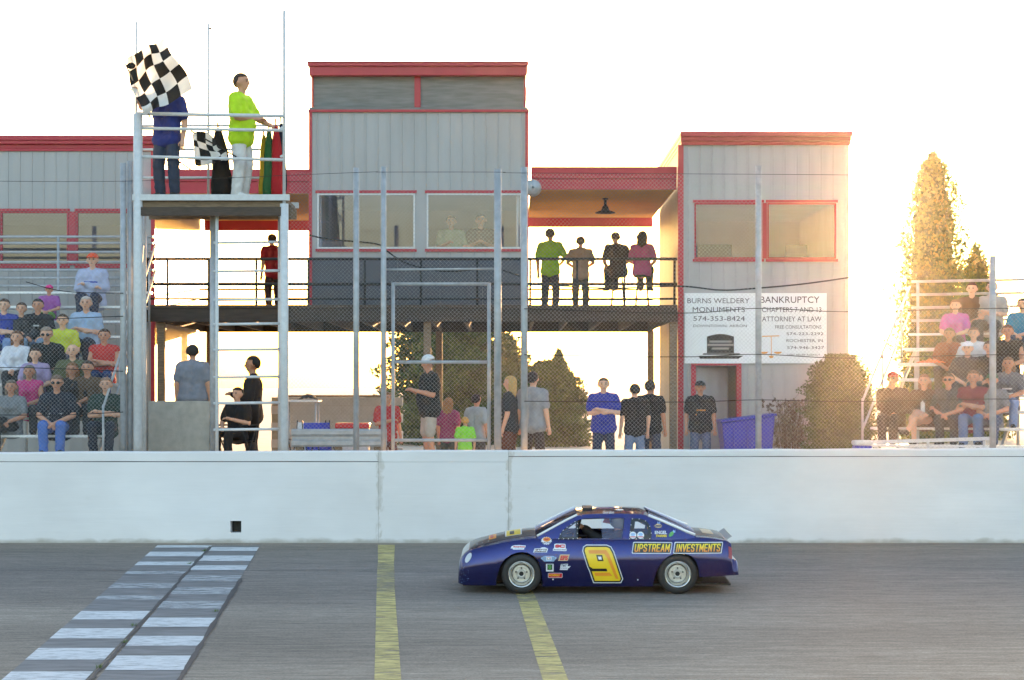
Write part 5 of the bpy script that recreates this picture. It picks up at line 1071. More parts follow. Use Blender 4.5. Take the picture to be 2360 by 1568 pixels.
d = decal(label='red rounded rectangle sticker with yellow lettering'); back(d, [(1040, 1085), (1060, 1066), (1400, 1066), (1416, 1085), (1414, 1180), (1398, 1198), (1055, 1196), (1040, 1178)], D_['white']); back(d, [(1050, 1090), (1065, 1075), (1395, 1075), (1408, 1090), (1405, 1176), (1392, 1188), (1060, 1187), (1050, 1174)], D_['red'], .004, 'plate'); tx(d, 'BUTLERBUILT', 1068, 1350, 1102, 1140, D_['yellow'], .1, .04, .0055); tx(d, 'MOTORSPORTS EQUIPMENT', 1110, 1340, 1152, 1170, D_['tan'], 0, .01, .0055)
text_decal(decal('name_decal'), 'Gordon', 1215, 1300, 160, 180, [(.01, D_['white'])], .3, .003)
# hood: dark centre panel with gold number plate, orange mark
def on_top(name, u0, u1, y0, y1, m_, e, n=6):
    b = MB(); vs = []
    for i in range(n+1):
        for k in range(n+1): u = u0+(u1-u0)*i/n; y = y0+(y1-y0)*k/n; vs.append((u, y, top_z(u, y)+e))
    b.add(vs, [(i*(n+1)+k, (i+1)*(n+1)+k, (i+1)*(n+1)+k+1, i*(n+1)+k+1) for i in range(n) for k in range(n)], smooth=True); return cb_(b, name, m_)
hd = on_top('hood_panel', .14, 1.02, -.50, .50, mat('dark_hood', rgb(40, 40, 50), .3, .2, .08, 6, coat=.5), .003, 12)
on_top('hood_number', .62, .84, -.36, .36, D_['white'], .005); on_top('hood_number', .635, .825, -.34, .34, D_['yellow'], .007); on_top('hood_number', .68, .74, -.26, .10, D_['black'], .009)
on_top('hood_emblem', .40, .50, -.30, .20, D_['orange'], .005); on_top('hood_emblem', .42, .46, -.2, .1, D_['red'], .007)
on_top('deck_panel', 3.14, 3.52, -.5, .5, MATS['dark_hood'], .003); on_top('deck_number', 3.25, 3.40, -.3, .3, D_['tan'], .005)
# chipped, sand-blasted nose
nz = MB(); r = random.Random(8)
for k in range(40):
    u = r.uniform(.01, .14)**1; z = r.uniform(.14, .44); s_ = r.uniform(.0012, .003); p = Vector((u, -(side_y(u, z)+.002), z)); nz.add([p+Vector((s_*math.cos(a), 0, s_*math.sin(a))) for a in (0, 1.3, 2.6, 4, 5.2)], [(0, 1, 2, 3, 4)])
tag(cb_(nz, 'stone_chips', D_['lblue']), kind='stuff')
# ================================================================ people
def capsule(b, p, q, r1, r2, seg=10, hem=3):
    p = Vector(p); q = Vector(q); d = q-p; L = d.length
    d = d/L if L > 1e-6 else Vector((0, 0, 1)); u = Vector((0, 0, 1)) if abs(d.z) < .9 else Vector((0, 1, 0)); a = d.cross(u).normalized(); c = a.cross(d)
    rings = []
    for i in range(hem+1): t = PI/2*i/hem; rings.append((p-d*r1*math.cos(t), r1*math.sin(t)))
    for i in range(hem+1): t = PI/2*i/hem; rings.append((q+d*r2*math.sin(t), r2*math.cos(t)))
    k = len(b.v)
    for o, r in rings:
        r = max(r, 1e-4)
        for j in range(seg): t = 2*PI*j/seg; b.v.append(tuple(o+a*r*math.cos(t)+c*r*math.sin(t)))
    n = len(rings)
    for i in range(n-1):
        for j in range(seg): b.f.append([k+i*seg+j, k+i*seg+(j+1) % seg, k+(i+1)*seg+(j+1) % seg, k+(i+1)*seg+j]); b.mi.append(0); b.sm.append(True)
    b.f.append([k+j for j in range(seg)][::-1]); b.mi.append(0); b.sm.append(True); b.f.append([k+(n-1)*seg+j for j in range(seg)]); b.mi.append(0); b.sm.append(True)
def clothm(c):
    g0 = sum(c)/3; c = tuple(int((v*.86+g0*.14)*.93) for v in c); return mat('cloth_%d_%d_%d' % c, rgb(*c), .85, 0, .14, 9, .25, 60)
SKINS = [(214, 164, 138), (202, 146, 120), (222, 176, 150), (188, 134, 108)]
def skinm(i): return mat('skin_%d' % i, rgb(*SKINS[i]), .55, 0, .08, 20)
TEX = bpy.data.textures.new('folds', 'CLOUDS'); TEX.noise_scale = .075; TEX.noise_depth = 2
JOBS = []
def job(b, name, m, parent, voxel, smooth, disp, extra=None):
    o = b.build('tmp', m, None, fix=True)
    r = o.modifiers.new('r', 'REMESH'); r.mode = 'VOXEL'; r.voxel_size = voxel
    s = o.modifiers.new('s', 'SMOOTH'); s.iterations = smooth; s.factor = .5
    if disp: d = o.modifiers.new('d', 'DISPLACE'); d.texture = TEX; d.strength = disp; d.mid_level = .5; d.texture_coords = 'LOCAL'
    JOBS.append((o, name, m, parent, extra))
def person(label, loc, h=1.75, yaw=0., pose='stand', arms=('down', 'down'), shirt=(40, 40, 44), pants=(60, 70, 96), sleeve='short', legs='long', hair=(70, 52, 40), hat=None, long_hair=False, lean=0., bulk=1., skin=None, group=None, print_=None, shoes=(50, 48, 46), tilt=0., glasses=False, brim=True, name='person', legpose='sit', seat_drop=None, head_turn=0.):
    rnd = random.Random(label); sk = rnd.randrange(len(SKINS)) if skin is None else skin
    root = thing(name, label, 'person', loc, group); root.rotation_euler.z = yaw
    pel = Vector((0, 0, .53*h)) if pose == 'stand' else Vector((0, .02*h, .075*h))
    Rx = Matrix.Rotation(lean, 3, 'X'); up = lambda v: pel+Rx@(Vector(v)*h)
    low = lambda v: pel+Vector(v)*h
    w = bulk; fem = long_hair
    sx = .108 if fem else .118
    tors = []
    for s in (-1, 1):
        tors += [((s*.042*w, 0, -.005), (s*.040*w, -.004, .10), .066*w, .060*w), ((s*.040*w, -.004, .10), (s*.055*w, 0, .225), .060*w, .064*w)]
    if w > 1.08: tors.append(((0, -.035*w, .05), (0, -.03*w, .11), .07*w, .065*w))
    if fem: tors += [((s*.038, -.05, .20), (s*.038, -.055, .195), .035, .035) for s in (-1, 1)]
    shd = [((-sx+.005, .004, .268), (sx-.005, .004, .268), .040, .040)]
    S_ = {s: Vector((s*sx, .004, .265)) for s in (-1, 1)}; E, Wr = {}, {}
    for s, mode in zip((-1, 1), arms):
        sh = S_[s]
        if mode == 'down': e = sh+Vector((s*.035, .015, -.17)); w_ = e+Vector((s*.005, -.045, -.145))
        elif mode == 'crossed': e = sh+Vector((s*.03, -.035, -.155)); w_ = Vector((-s*.045, -.125, e.z+.02+.015*s))
        elif mode == 'lap': e = sh+Vector((s*.04, -.07, -.155)); w_ = Vector((s*.022, -.215, .055+.005*s))
        elif mode == 'thigh': e = sh+Vector((s*.045, -.05, -.165)); w_ = Vector((s*.07, -.17, .06))
        elif mode == 'phone': e = sh+Vector((s*.03, -.02, -.165)); w_ = Vector((s*.03, -.165, e.z+.045))
        elif mode == 'raised': e = sh+Vector((s*.10, -.05, .10)); w_ = e+Vector((s*.03, -.03, .15))
        elif mode == 'up_fwd': e = sh+Vector((s*.05, -.12, -.05)); w_ = e+Vector((-s*.02, -.11, .10))
        elif mode == 'rail': e = sh+Vector((s*.055, -.07, -.14)); w_ = Vector((s*.09, -.19, .075))
        elif mode == 'hip': e = sh+Vector((s*.10, .04, -.13)); w_ = Vector((s*.10, -.03, .035))
        elif mode == 'wheel': e = sh+Vector((s*.05, -.10, -.13)); w_ = Vector((s*.085, -.285, .315)); e = sh+Vector((s*.05, -.13, -.045))
        elif mode == 'chin': e = sh+Vector((-s*.01, -.10, -.14)); w_ = Vector((s*.03, -.10, .30))
        E[s], Wr[s] = e, w_
    if pose == 'stand':
        J = {s: (Vector((s*.05, 0, -.02)), Vector((s*(.058+.01*w), -.018, -.255)), Vector((s*.066, .012, -.485)), Vector((s*.078, -.085, -.513))) for s in (-1, 1)}
    else:
        J = {}
        for s in (-1, 1):
            if legpose == 'cross' and s > 0: J[s] = (Vector((.05, 0, -.01)), Vector((-.03, -.235, .065)), Vector((-.12, -.30, -.12)), Vector((-.17, -.37, -.12)))
            elif legpose == 'drive': J[s] = (Vector((s*.05, 0, -.01)), Vector((s*.06, -.23, .07)), Vector((s*.05, -.43, -.02)), Vector((s*.05, -.46, .03)))
            else:
                k = rnd.uniform(.05, .10); J[s] = (Vector((s*.05, 0, -.01)), Vector((s*k, -.235, .012)), Vector((s*(k-.01), -.235+rnd.uniform(-.03, .05), -.225)), Vector((s*(k+.01), -.32, -.245)))
    shd += [((s*.02, .012, .298), (s*.075, .008, .276), .026, .030) for s in (-1, 1)]
    skinb = MB(); bw_ = 1.0
    for p, q, a, c in tors+shd: capsule(skinb, up(p), up(q), a*h*.93, c*h*.93)
    capsule(skinb, up((0, .006, .26)), up((0, -.006, .345)), .034*h, .031*h)
    hz = .402; HT = Matrix.Rotation(head_turn, 3, 'Z')@Matrix.Rotation(tilt, 3, 'X')
    hd_ = lambda v: up(Vector((0, -.008, hz-.05))+HT@(Vector(v)-Vector((0, -.008, hz-.05))))
    capsule(skinb, hd_((0, .012, hz+.008)), hd_((0, -.010, hz+.012)), .057*h*.97, .055*h*.97); capsule(skinb, hd_((0, -.014, hz-.02)), hd_((0, -.026, hz-.036)), .044*h, .032*h)
    capsule(skinb, hd_((0, -.064, hz+.002)), hd_((0, -.073, hz-.012)), .006*h, .0095*h, 6)
    for s in (-1, 1): capsule(skinb, hd_((s*.057, .002, hz+.002)), hd_((s*.055, .0, hz-.016)), .012*h, .009*h, 6)
    for s in (-1, 1):
        capsule(skinb, up(S_[s]), up(E[s]), .033*h, .027*h); capsule(skinb, up(E[s]), up(Wr[s]), .027*h, .019*h)
        hp, kn, an, to = J[s]; capsule(skinb, low(hp), low(kn), .052*h, .037*h); capsule(skinb, low(kn), low(an), .038*h, .024*h); capsule(skinb, low(an), low(to), .024*h, .02*h)
        dirn = (Wr[s]-E[s]).normalized(); capsule(skinb, up(Wr[s]), up(Wr[s]+dirn*.04), .018*h, .021*h, 8)
    fing = MB()
    for s in (-1, 1):
        dirn = (Wr[s]-E[s]).normalized(); side = dirn.cross(Vector((0, 0, 1)) if abs(dirn.z) < .8 else Vector((0, 1, 0))).normalized(); curl = side.cross(dirn).normalized()
        if curl.z > 0 and abs(dirn.z) < .8: curl = -curl
        base = Wr[s]+dirn*.045
        for k, ln in enumerate((.036, .043, .046, .040)):
            o_ = base+side*(k-1.5)*.0105; p1 = o_+dirn*ln*.5+curl*.004; p2 = p1+(dirn*.6+curl*.8)*ln*.55; fing.tube([up(o_), up(p1), up(p2)], .0056*h, 6, r2=.004*h)
        o_ = Wr[s]+dirn*.018+side*.018*(1 if s < 0 else -1); p1 = o_+(side*(1 if s < 0 else -1)*.7+dirn*.7)*.022; fing.tube([up(o_), up(p1), up(p1+dirn*.018+curl*.006)], .0065*h, 6, r2=.0048*h)
    job(skinb, 'body', skinm(sk), root, .0105*h, 3, 0, fing)
    # clothing
    g_ = .013*h; sb = MB()
    for p, q, a, c in tors+shd: capsule(sb, up(p), up(q), a*h+g_*.7, c*h+g_*.7)
    if not fem or True: capsule(sb, up((-.045*w, 0, -.04)), up((.045*w, 0, -.04)), .066*h*w+g_*1.1, .066*h*w+g_*1.1)
    capsule(sb, up((0, .008, .27)), up((0, .004, .295)), .047*h, .040*h)
    for s in (-1, 1):
        if sleeve == 'short': capsule(sb, up(S_[s]), up(S_[s].lerp(E[s], .68)), .034*h+g_, .034*h+g_)
        elif sleeve == 'long': capsule(sb, up(S_[s]), up(E[s]), .034*h+g_, .029*h+g_); capsule(sb, up(E[s]), up(Wr[s]), .029*h+g_, .020*h+g_*.8)
    job(sb, 'shirt', clothm(shirt), root, .0125*h, 4, .034)
    pb = MB(); capsule(pb, low((-.045*w, 0, -.015)), low((.045*w, 0, -.015)), .064*h*w+g_*.4, .064*h*w+g_*.4)
    for s in (-1, 1):
        hp, kn, an, to = J[s]; capsule(pb, low(hp), low(kn), .053*h+g_*.7, .042*h+g_*.8)
        if legs == 'long': capsule(pb, low(kn), low(an), .041*h+g_*.8, .030*h+g_)
        elif legs == 'shorts': pass
    job(pb, 'trousers' if legs == 'long' else 'shorts', clothm(pants), root, .0125*h, 4, .03)
    fb = MB()
    for s in (-1, 1): an, to = J[s][2], J[s][3]; capsule(fb, low(an), low(to), .030*h, .026*h); capsule(fb, low(an), low(an+Vector((0, .012, -.018))), .028*h, .026*h)
    job(fb, 'shoes', clothm(shoes), root, .0125*h, 2, 0)
    # hair, hat, eyes
    c0 = Vector((0, .003, hz+.010))
    def shell(name, m, r, keep, sc=(1, 1.05, 1.05), seg=18, rings=12):
        b = MB(); b.sphere((0, 0, 0), r, seg, rings, sc=sc); vs = [tuple(hd_(c0+Vector(v))) for v in b.v]; o2 = MB(); o2.v = vs
        for f in b.f:
            c = sum((Vector(b.v[i]) for i in f), Vector())/len(f)
            if keep(c): o2.f.append(f); o2.mi.append(0); o2.sm.append(True)
        ob = o2.build(name, m, root, local=True, fix=False); bm = bmesh.new(); bm.from_mesh(ob.data); bmesh.ops.delete(bm, geom=[v for v in bm.verts if not v.link_faces], context='VERTS'); bmesh.ops.remove_doubles(bm, verts=bm.verts, dist=.0012); bm.to_mesh(ob.data); bm.free(); sd_ = ob.modifiers.new('t', 'SOLIDIFY'); sd_.thickness = .008*h; return ob
    if hair: hm = mat('hair_%d_%d_%d' % hair, rgb(*hair), .7, 0, .3, 40, .4, 90)
    if hat == 'helmet':
        shell('helmet', mat('helmet_grey', rgb(176, 180, 186), .25, .1, .1, 10, coat=.6), .079, lambda c: c.y > -.055 or c.z > .035 or c.z < -.035, (1, 1.12, 1.08), 24, 16); shell('visor', mat('visor_dark', rgb(40, 44, 52), .1, .2, .05, 5, coat=1), .077, lambda c: c.y < -.03 and -.04 < c.z < .04, (1, 1.12, 1.06), 24, 16)
    else:
        if hair and not hat: shell('hair', hm, .0625, lambda c: (c.z > .028 and c.y < -.0) or (c.y >= -.0 and c.z > -.012) or (c.y > .026 and c.z > -.040))
        if hair and hat: shell('hair', hm, .0605, lambda c: c.y > .012 and -.045 < c.z < .03)
        if long_hair and hair:
            lb_ = MB()
            for s in (-1, 0, 1): capsule(lb_, hd_((s*.04, .035-abs(s)*.012, hz)), hd_((s*.045, .042-abs(s)*.012, hz-.13)), .034*h, .022*h)
            job(lb_, 'long_hair', hm, root, .0125*h, 3, .02)
        if hat:
            hm2 = mat('hat_%d_%d_%d' % hat, rgb(*hat), .8, 0, .1, 12); shell('cap', hm2, .0655, lambda c: c.z > .018)
            if brim:
                b = MB(); N = 9; vs = []
                for k in range(N+1):
                    a = PI+PI*k/N; vs += [hd_(c0+Vector((.060*math.cos(a), .062*math.sin(a)*.9, .022))), hd_(c0+Vector((.056*math.cos(a), .062*math.sin(a)-.052*abs(math.sin(a))**.6, .012)))]
                b.add(vs, [(2*k, 2*k+2, 2*k+3, 2*k+1) for k in range(N)], smooth=True); bo = b.build('cap_brim', hm2, root, local=True, fix=False); sd_ = bo.modifiers.new('t', 'SOLIDIFY'); sd_.thickness = .004*h
    if hat != 'helmet':
        eb = MB()
        for s in (-1, 1): eb.sphere(hd_((s*.0215, -.0585, hz+.006)), .0065*h, 8, 5, sc=(1.25, .7, .8)); eb.bar(hd_((s*.012, -.062, hz+.0185)), hd_((s*.032, -.056, hz+.0195)), .006*h, .004*h)
        eb.build('eyes', M['ink'], root, local=True)
        MB().sphere(hd_((0, -.0575, hz-.036)), .012*h, 8, 5, sc=(1.25, .35, .28)).build('mouth', mat('lips', rgb(158, 92, 84), .5, 0, .05, 10), root, local=True)
        if glasses:
            b = MB()
            for s in (-1, 1): b.sphere(hd_((s*.023, -.064, hz+.006)), .016*h, 10, 6, sc=(1.1, .35, .75)); b.bar(hd_((s*.036, -.058, hz+.009)), hd_((s*.058, .0, hz+.006)), .004*h, .005*h)
            b.build('sunglasses', M['black'], root, local=True)
    if print_:
        b = MB(); N = 12
        for row in print_[1]:
            z_, ww = row; vs = []
            for k in range(7):
                x_ = -ww+2*ww*k/6
                for dz_ in (-.008, .008): vs.append(up((x_, -.0865*w-.004-(.004 if w > 1.08 else 0)+abs(x_)*.22, z_+dz_)))
            b.add(vs, [(2*k, 2*k+2, 2*k+3, 2*k+1) for k in range(6)])
        b.build('shirt_print', clothm(print_[0]), root, local=True, fix=False)
    return root
def finish_people():
    bpy.context.view_layer.update(); dg = bpy.context.evaluated_depsgraph_get()
    for o, name, m, parent, extra in JOBS:
        me = bpy.data.meshes.new_from_object(o.evaluated_get(dg)); me.name = name
        if extra is not None:
            b = MB(); b.v = [tuple(v.co) for v in me.vertices]; b.f = [list(p.vertices) for p in me.polygons]; b.mi = [0]*len(b.f); b.sm = [True]*len(b.f)
            b.add(extra.v, extra.f, 0, True); me = b.mesh(name, m, fix=False)
        else:
            me.materials.clear(); me.materials.append(m); me.polygons.foreach_set('use_smooth', [True]*len(me.polygons))
        c = bpy.data.objects.new(name, me); COL.objects.link(c); c.parent = parent
    for o, *_ in JOBS: bpy.data.objects.remove(o)
def standing(label, px, yh, Y, fz, **k):
    h = (Z(yh, Y)-fz)/.998; return person(label, (X(px, Y), Y, fz), h, **k)
def seated(label, B, px, yh, h=1.72, **k):
    best = None
    for i in range(B['rows']):
        base = B['O']+B['n']*(B['run']*i); d = B['d']; tx_ = (px-1180)/F     # x - tx*y = 0 along the row
        s = (tx_*base.y-base.x)/(d.x-tx_*d.y); p = base+d*s; z = B['z0']+B['rise']*i; y = HY-(z+.545*h-HC)*F/p.y
        if best is None or abs(y-yh) < best[0]: best = (abs(y-yh), p, z)
    _, p, z = best; return person(label, (p.x, p.y+.02, z), h, yaw=k.pop('yaw', 0)+(-B['a'] if B['a'] else 0), pose='sit', **k)
JEANS, DJEANS, KHAKI, BLK, LBL = (74, 98, 140), (46, 58, 84), (188, 176, 156), (34, 34, 38), (120, 150, 200)
# flagmen
fz = pz+.03
standing('flagman in blue shirt and jeans behind the big checkered flag', 385, 178, YS+.25, fz, shirt=(32, 52, 140), pants=(52, 66, 92), arms=('up_fwd', 'down'), group='flagmen on the flag stand', yaw=-.35, hair=(60, 46, 38), bulk=1.05, skin=0)
standing('flagman in neon yellow shirt and white trousers looking right', 556, 171, YS+.4, fz, shirt=(198, 250, 20), pants=(222, 222, 224), arms=('crossed', 'rail'), yaw=1.25, group='flagmen on the flag stand', hair=(58, 44, 36), bulk=1.12, skin=1, shoes=(230, 230, 230))
# walkway
wk = 'people on the walkway'
standing('man in neon green tee on the walkway beside the tower', 1268, 528, 44.2, dzt, shirt=(160, 240, 40), pants=(60, 66, 80), arms=('rail', 'down'), yaw=PI-.3, group=wk)
standing('person in tan top second from the tower on the walkway', 1338, 546, 44.2, dzt, shirt=(190, 160, 140), pants=(80, 74, 72), arms=('rail', 'rail'), yaw=PI, group=wk, hair=(80, 60, 44))
for k, (px, lab, kw) in enumerate(((1424, 'dark shirted person on a stool beside the one in pink', dict(shirt=(70, 58, 54), pants=BLK, arms=('rail', 'thigh'), lean=.25, hair=(50, 40, 36))), (1480, 'person in bright pink top on a stool on the walkway', dict(shirt=(240, 90, 170), pants=(60, 56, 66), arms=('thigh', 'thigh'), long_hair=True, hair=(90, 66, 44), lean=.1)))):
    zs_ = Z(634, 44.2); person(lab, (X(px, 44.2), 44.2, zs_), 1.66, yaw=PI+(.35 if k == 0 else -.25), pose='sit', group=wk, **kw)
    bs = thing('bar_stool', ('stool under the dark shirted person on the walkway', 'stool under the person in pink on the walkway')[k], 'stool', (X(px, 44.2), 44.2, dzt), 'stools on the walkway')
    MB().lathe([(.001, .0), (.17, 0), (.18, .02), (.17, .05), (.001, .05)], (X(px, 44.2), 44.2, zs_-.052), 'z', 18).build('seat', M['black'], bs)
    for a in (PI/4, 3*PI/4, 5*PI/4, 7*PI/4): MB().tube([(X(px, 44.2)+.2*math.cos(a), 44.2+.2*math.sin(a), dzt), (X(px, 44.2)+.12*math.cos(a), 44.2+.12*math.sin(a), zs_-.05)], .014, 6).build('leg', M['black'], bs)
standing('person in red shirt on the walkway behind the flag stand ladder', 630, 540, 44.2, dzt, shirt=(200, 30, 44), pants=(70, 40, 44), arms=('rail', 'down'), yaw=PI+.6, group=wk, lean=.1, hair=(60, 44, 36))
# press box
person('left of two seated people behind the right tower window', (X(1040, 42.1), 42.1, zbot-.02), 1.7, pose='sit', shirt=(150, 170, 140), arms=('phone', 'thigh'), group='people in the tower window', hair=(60, 46, 40))
person('right of two seated people behind the right tower window', (X(1108, 42.1), 42.1, zbot-.02), 1.75, pose='sit', shirt=(70, 60, 58), arms=('phone', 'phone'), group='people in the tower window', hair=(50, 40, 34))
part('bench', M['wood'], tw, (X(1010, 42.1), X(1140, 42.1), 41.9, 42.3, zbot-.46+.16, zbot-.02))
# ground level behind the fence
gp_ = 'people standing behind the fence'
standing('man in grey blue shirt seen from behind at the low concrete wall', 444, 796, 38.0, GZ+.46, shirt=(140, 148, 166), pants=(80, 84, 92), yaw=PI, group=gp_, hair=(40, 36, 34), bulk=1.25)
standing('person in black top facing left behind the ladder rungs', 583, 822, 38.2, GZ, shirt=BLK, pants=(60, 60, 64), yaw=-PI/2, sleeve='long', group=gp_, hair=(30, 26, 26), arms=('down', 'phone'), bulk=1.1)
person('person in black sitting low behind the ladder rungs', (X(545, 37.4), 37.4, GZ+.62), 1.68, pose='sit', shirt=(30, 30, 34), pants=BLK, yaw=-.5, arms=('thigh', 'phone'), group=gp_, hair=(36, 30, 28))
chair('dark camp chair under the person sitting behind the ladder', 545, 37.45, M['black'], -.5).scale = (1, 1, 1.4)
standing('child in red shirt behind the left gate post', 893, 905, 36.4, GZ, shirt=(206, 44, 52), pants=(120, 70, 70), yaw=.5, group=gp_, hair=(120, 84, 54), arms=('phone', 'down'))
standing('man in white cap, black polo and khaki shorts looking at his hands', 990, 820, 36.6, GZ+.26, shirt=(28, 32, 36), pants=(192, 184, 172), legs='shorts', yaw=-PI/2+.35, arms=('phone', 'phone'), hat=(226, 228, 232), hair=(120, 110, 104), bulk=1.22, group=gp_, skin=1, tilt=.25)
standing('child in purple and pink striped top beside the man in shorts', 1034, 918, 37.4, GZ, shirt=(160, 60, 110), pants=(70, 80, 70), yaw=PI-.4, group=gp_, long_hair=True, hair=(150, 110, 70))
standing('child with fair hair in neon green shirt at the gate', 1072, 962, 36.6, GZ, shirt=(140, 240, 60), pants=DJEANS, yaw=PI+.2, group=gp_, hair=(200, 150, 80))
standing('dark haired boy in grey shirt left of the thick fence post', 1098, 910, 37.0, GZ, shirt=(168, 172, 180), pants=(90, 80, 78), yaw=PI-.6, group=gp_, hair=(36, 30, 30))
standing('woman in black and white striped top right of the thick fence post', 1176, 868, 37.2, GZ, shirt=(44, 46, 54), pants=(110, 60, 44), yaw=-1.9, long_hair=True, hair=(196, 160, 100), group=gp_, print_=((214, 220, 230), [(.02, .08), (.06, .08), (.10, .08)]))
standing('man in plain grey tee and dark shorts with his back turned', 1228, 858, 37.2, GZ, shirt=(158, 162, 170), pants=(60, 54, 56), legs='shorts', yaw=PI-.5, group=gp_, hair=(40, 36, 36), bulk=1.15)
standing('man in royal blue tee with crossed arms under the walkway', 1391, 872, 37.8, GZ, shirt=(40, 60, 180), pants=(50, 60, 90), arms=('crossed', 'crossed'), group=gp_, hair=(90, 70, 56), bulk=1.12)
standing('shorter person in black tee and light jeans beside the blue shirt', 1463, 886, 38.0, GZ, shirt=(36, 34, 38), pants=(110, 140, 184), yaw=PI+.25, group=gp_, hair=(60, 46, 40), bulk=1.05)
standing('taller man in black tee right of the pair under the walkway', 1498, 878, 38.4, GZ, shirt=(32, 32, 36), pants=(60, 70, 96), yaw=PI-.35, arms=('down', 'hip'), group=gp_, hair=(50, 40, 36), bulk=1.1)
standing('man in dark tee and jeans standing at the red framed door', 1614, 880, 39.6, GZ, shirt=(36, 40, 46), pants=(78, 100, 140), group=gp_, hat=(40, 40, 46), hair=(60, 50, 44), bulk=1.12, print_=((206, 130, 60), [(.15, .05), (.10, .06)]))
# left bleachers
lg = 'spectators on the left bleachers'
seated('spectator in orange cap and pale sweatshirt on the top row', BL, 212, 570, 1.8, shirt=(178, 190, 226), sleeve='long', pants=(56, 60, 84), arms=('crossed', 'crossed'), hat=(232, 84, 40), hair=(90, 70, 56), group=lg, bulk=1.25, print_=((46, 80, 190), [(.17, .07)]))
seated('spectator in royal blue shirt at the left picture edge', BL, 8, 674, shirt=(44, 64, 170), pants=LBL, arms=('crossed', 'crossed'), group=lg, hair=(80, 60, 48), bulk=1.1)
seated('spectator in black tee left of the yellow shirt', BL, 86, 698, shirt=(38, 38, 44), pants=(120, 146, 178), arms=('thigh', 'thigh'), group=lg, hair=(56, 44, 38), print_=((190, 196, 204), [(.19, .03)]))
seated('child in purple top and green trousers on an upper row', BL, 112, 666, 1.2, shirt=(170, 80, 176), pants=(84, 150, 50), hat=(226, 50, 130), hair=(120, 84, 60), group=lg, arms=('lap', 'lap'))
seated('spectator in bright yellow tee', BL, 143, 724, shirt=(214, 222, 60), pants=(90, 100, 120), group=lg, arms=('down', 'thigh'), hair=(74, 60, 44), bulk=1.25)
seated('grey haired man in light blue tee with folded arms', BL, 197, 692, 1.8, shirt=(160, 190, 226), pants=(50, 54, 70), arms=('crossed', 'crossed'), group=lg, hair=(190, 180, 174), bulk=1.2)
seated('woman in white hooded top at the left edge', BL, 37, 770, 1.68, shirt=(226, 228, 240), sleeve='long', pants=(46, 44, 50), arms=('lap', 'lap'), long_hair=True, hair=(104, 68, 46), group=lg)
seated('man in plain black tee leaning on his forearms', BL, 110, 770, 1.82, shirt=(36, 36, 38), pants=(60, 60, 64), arms=('lap', 'lap'), lean=.2, group=lg, hair=(150, 130, 116), bulk=1.2, glasses=True)
seated('spectator in red sleeveless top with crossed arms', BL, 239, 770, 1.74, shirt=(226, 56, 52), sleeve='none', pants=(44, 70, 130), arms=('crossed', 'crossed'), group=lg, hair=(70, 54, 44))
seated('woman in magenta sleeveless top with grey hair', BL, 66, 858, 1.62, shirt=(214, 60, 130), sleeve='none', pants=(70, 70, 76), arms=('thigh', 'lap'), long_hair=True, hair=(110, 106, 102), group=lg)
seated('spectator in black top behind the navy print tee', BL, 165, 838, 1.7, shirt=(40, 36, 40), pants=(40, 40, 46), arms=('lap', 'thigh'), group=lg, hair=(130, 92, 60), long_hair=True)
seated('man in navy tee with chest print and bright blue jeans', BL, 132, 872, 1.84, shirt=(38, 42, 58), pants=(70, 114, 206), arms=('lap', 'lap'), lean=.12, group=lg, hair=(120, 96, 80), bulk=1.22, print_=((170, 170, 176), [(.13, .06), (.10, .07)]), glasses=True)
seated('woman in grey top and black trousers on the front row', BL, 24, 888, 1.68, shirt=(128, 132, 138), pants=(30, 30, 32), arms=('lap', 'lap'), group=lg, hair=(110, 96, 84), long_hair=True, legpose='cross')
seated('spectator in dark green tee at the right end of a low row', BL, 243, 880, 1.76, shirt=(44, 66, 60), pants=(40, 46, 64), arms=('crossed', 'crossed'), group=lg, hair=(150, 116, 96))
seated('teenager in plain charcoal hooded top high on the left bleachers', BL, 48, 700, 1.6, shirt=(66, 66, 72), sleeve='long', pants=(80, 84, 96), arms=('lap', 'lap'), group=lg, hair=(84, 62, 46))
seated('bald man in olive tee on the left bleachers', BL, 166, 808, 1.78, shirt=(96, 100, 66), pants=(70, 74, 84), arms=('thigh', 'lap'), group=lg, hair=None, bulk=1.15)
seated('woman in lilac top between the dark tees low on the left', BL, 80, 816, 1.64, shirt=(170, 150, 196), pants=(60, 66, 84), arms=('lap', 'thigh'), group=lg, hair=(60, 42, 34), long_hair=True)
seated('man in brown jacket low on the left bleachers', BL, 200, 846, 1.76, shirt=(98, 74, 56), sleeve='long', pants=(52, 54, 62), arms=('thigh', 'thigh'), group=lg, hair=(70, 56, 46))
# right bleachers
rg = 'spectators on the right bleachers'
seated('spectator in pink top on an upper row of the right bleachers', BR, 2202, 682, 1.65, shirt=(226, 110, 180), pants=(120, 90, 80), group=rg, arms=('lap', 'lap'), long_hair=True, hair=(140, 96, 66))
seated('spectator in brown top near the top of the right bleachers', BR, 2240, 642, 1.74, shirt=(110, 76, 60), pants=(70, 60, 60), group=rg, arms=('lap', 'thigh'), hair=(80, 56, 44))
seated('spectator in pale grey top near the top of the right bleachers', BR, 2286, 652, 1.78, shirt=(190, 176, 170), pants=(90, 84, 84), group=rg, arms=('crossed', 'crossed'), hair=(90, 70, 60), bulk=1.15)
seated('spectator in teal top at the right picture edge', BR, 2356, 690, 1.66, shirt=(60, 150, 180), pants=(70, 80, 100), group=rg, arms=('lap', 'lap'), hair=(90, 66, 50))
seated('spectator in white tee high on the right bleachers', BR, 2244, 748, 1.7, shirt=(214, 216, 224), pants=(110, 106, 110), group=rg, arms=('lap', 'lap'), hair=(110, 76, 56))
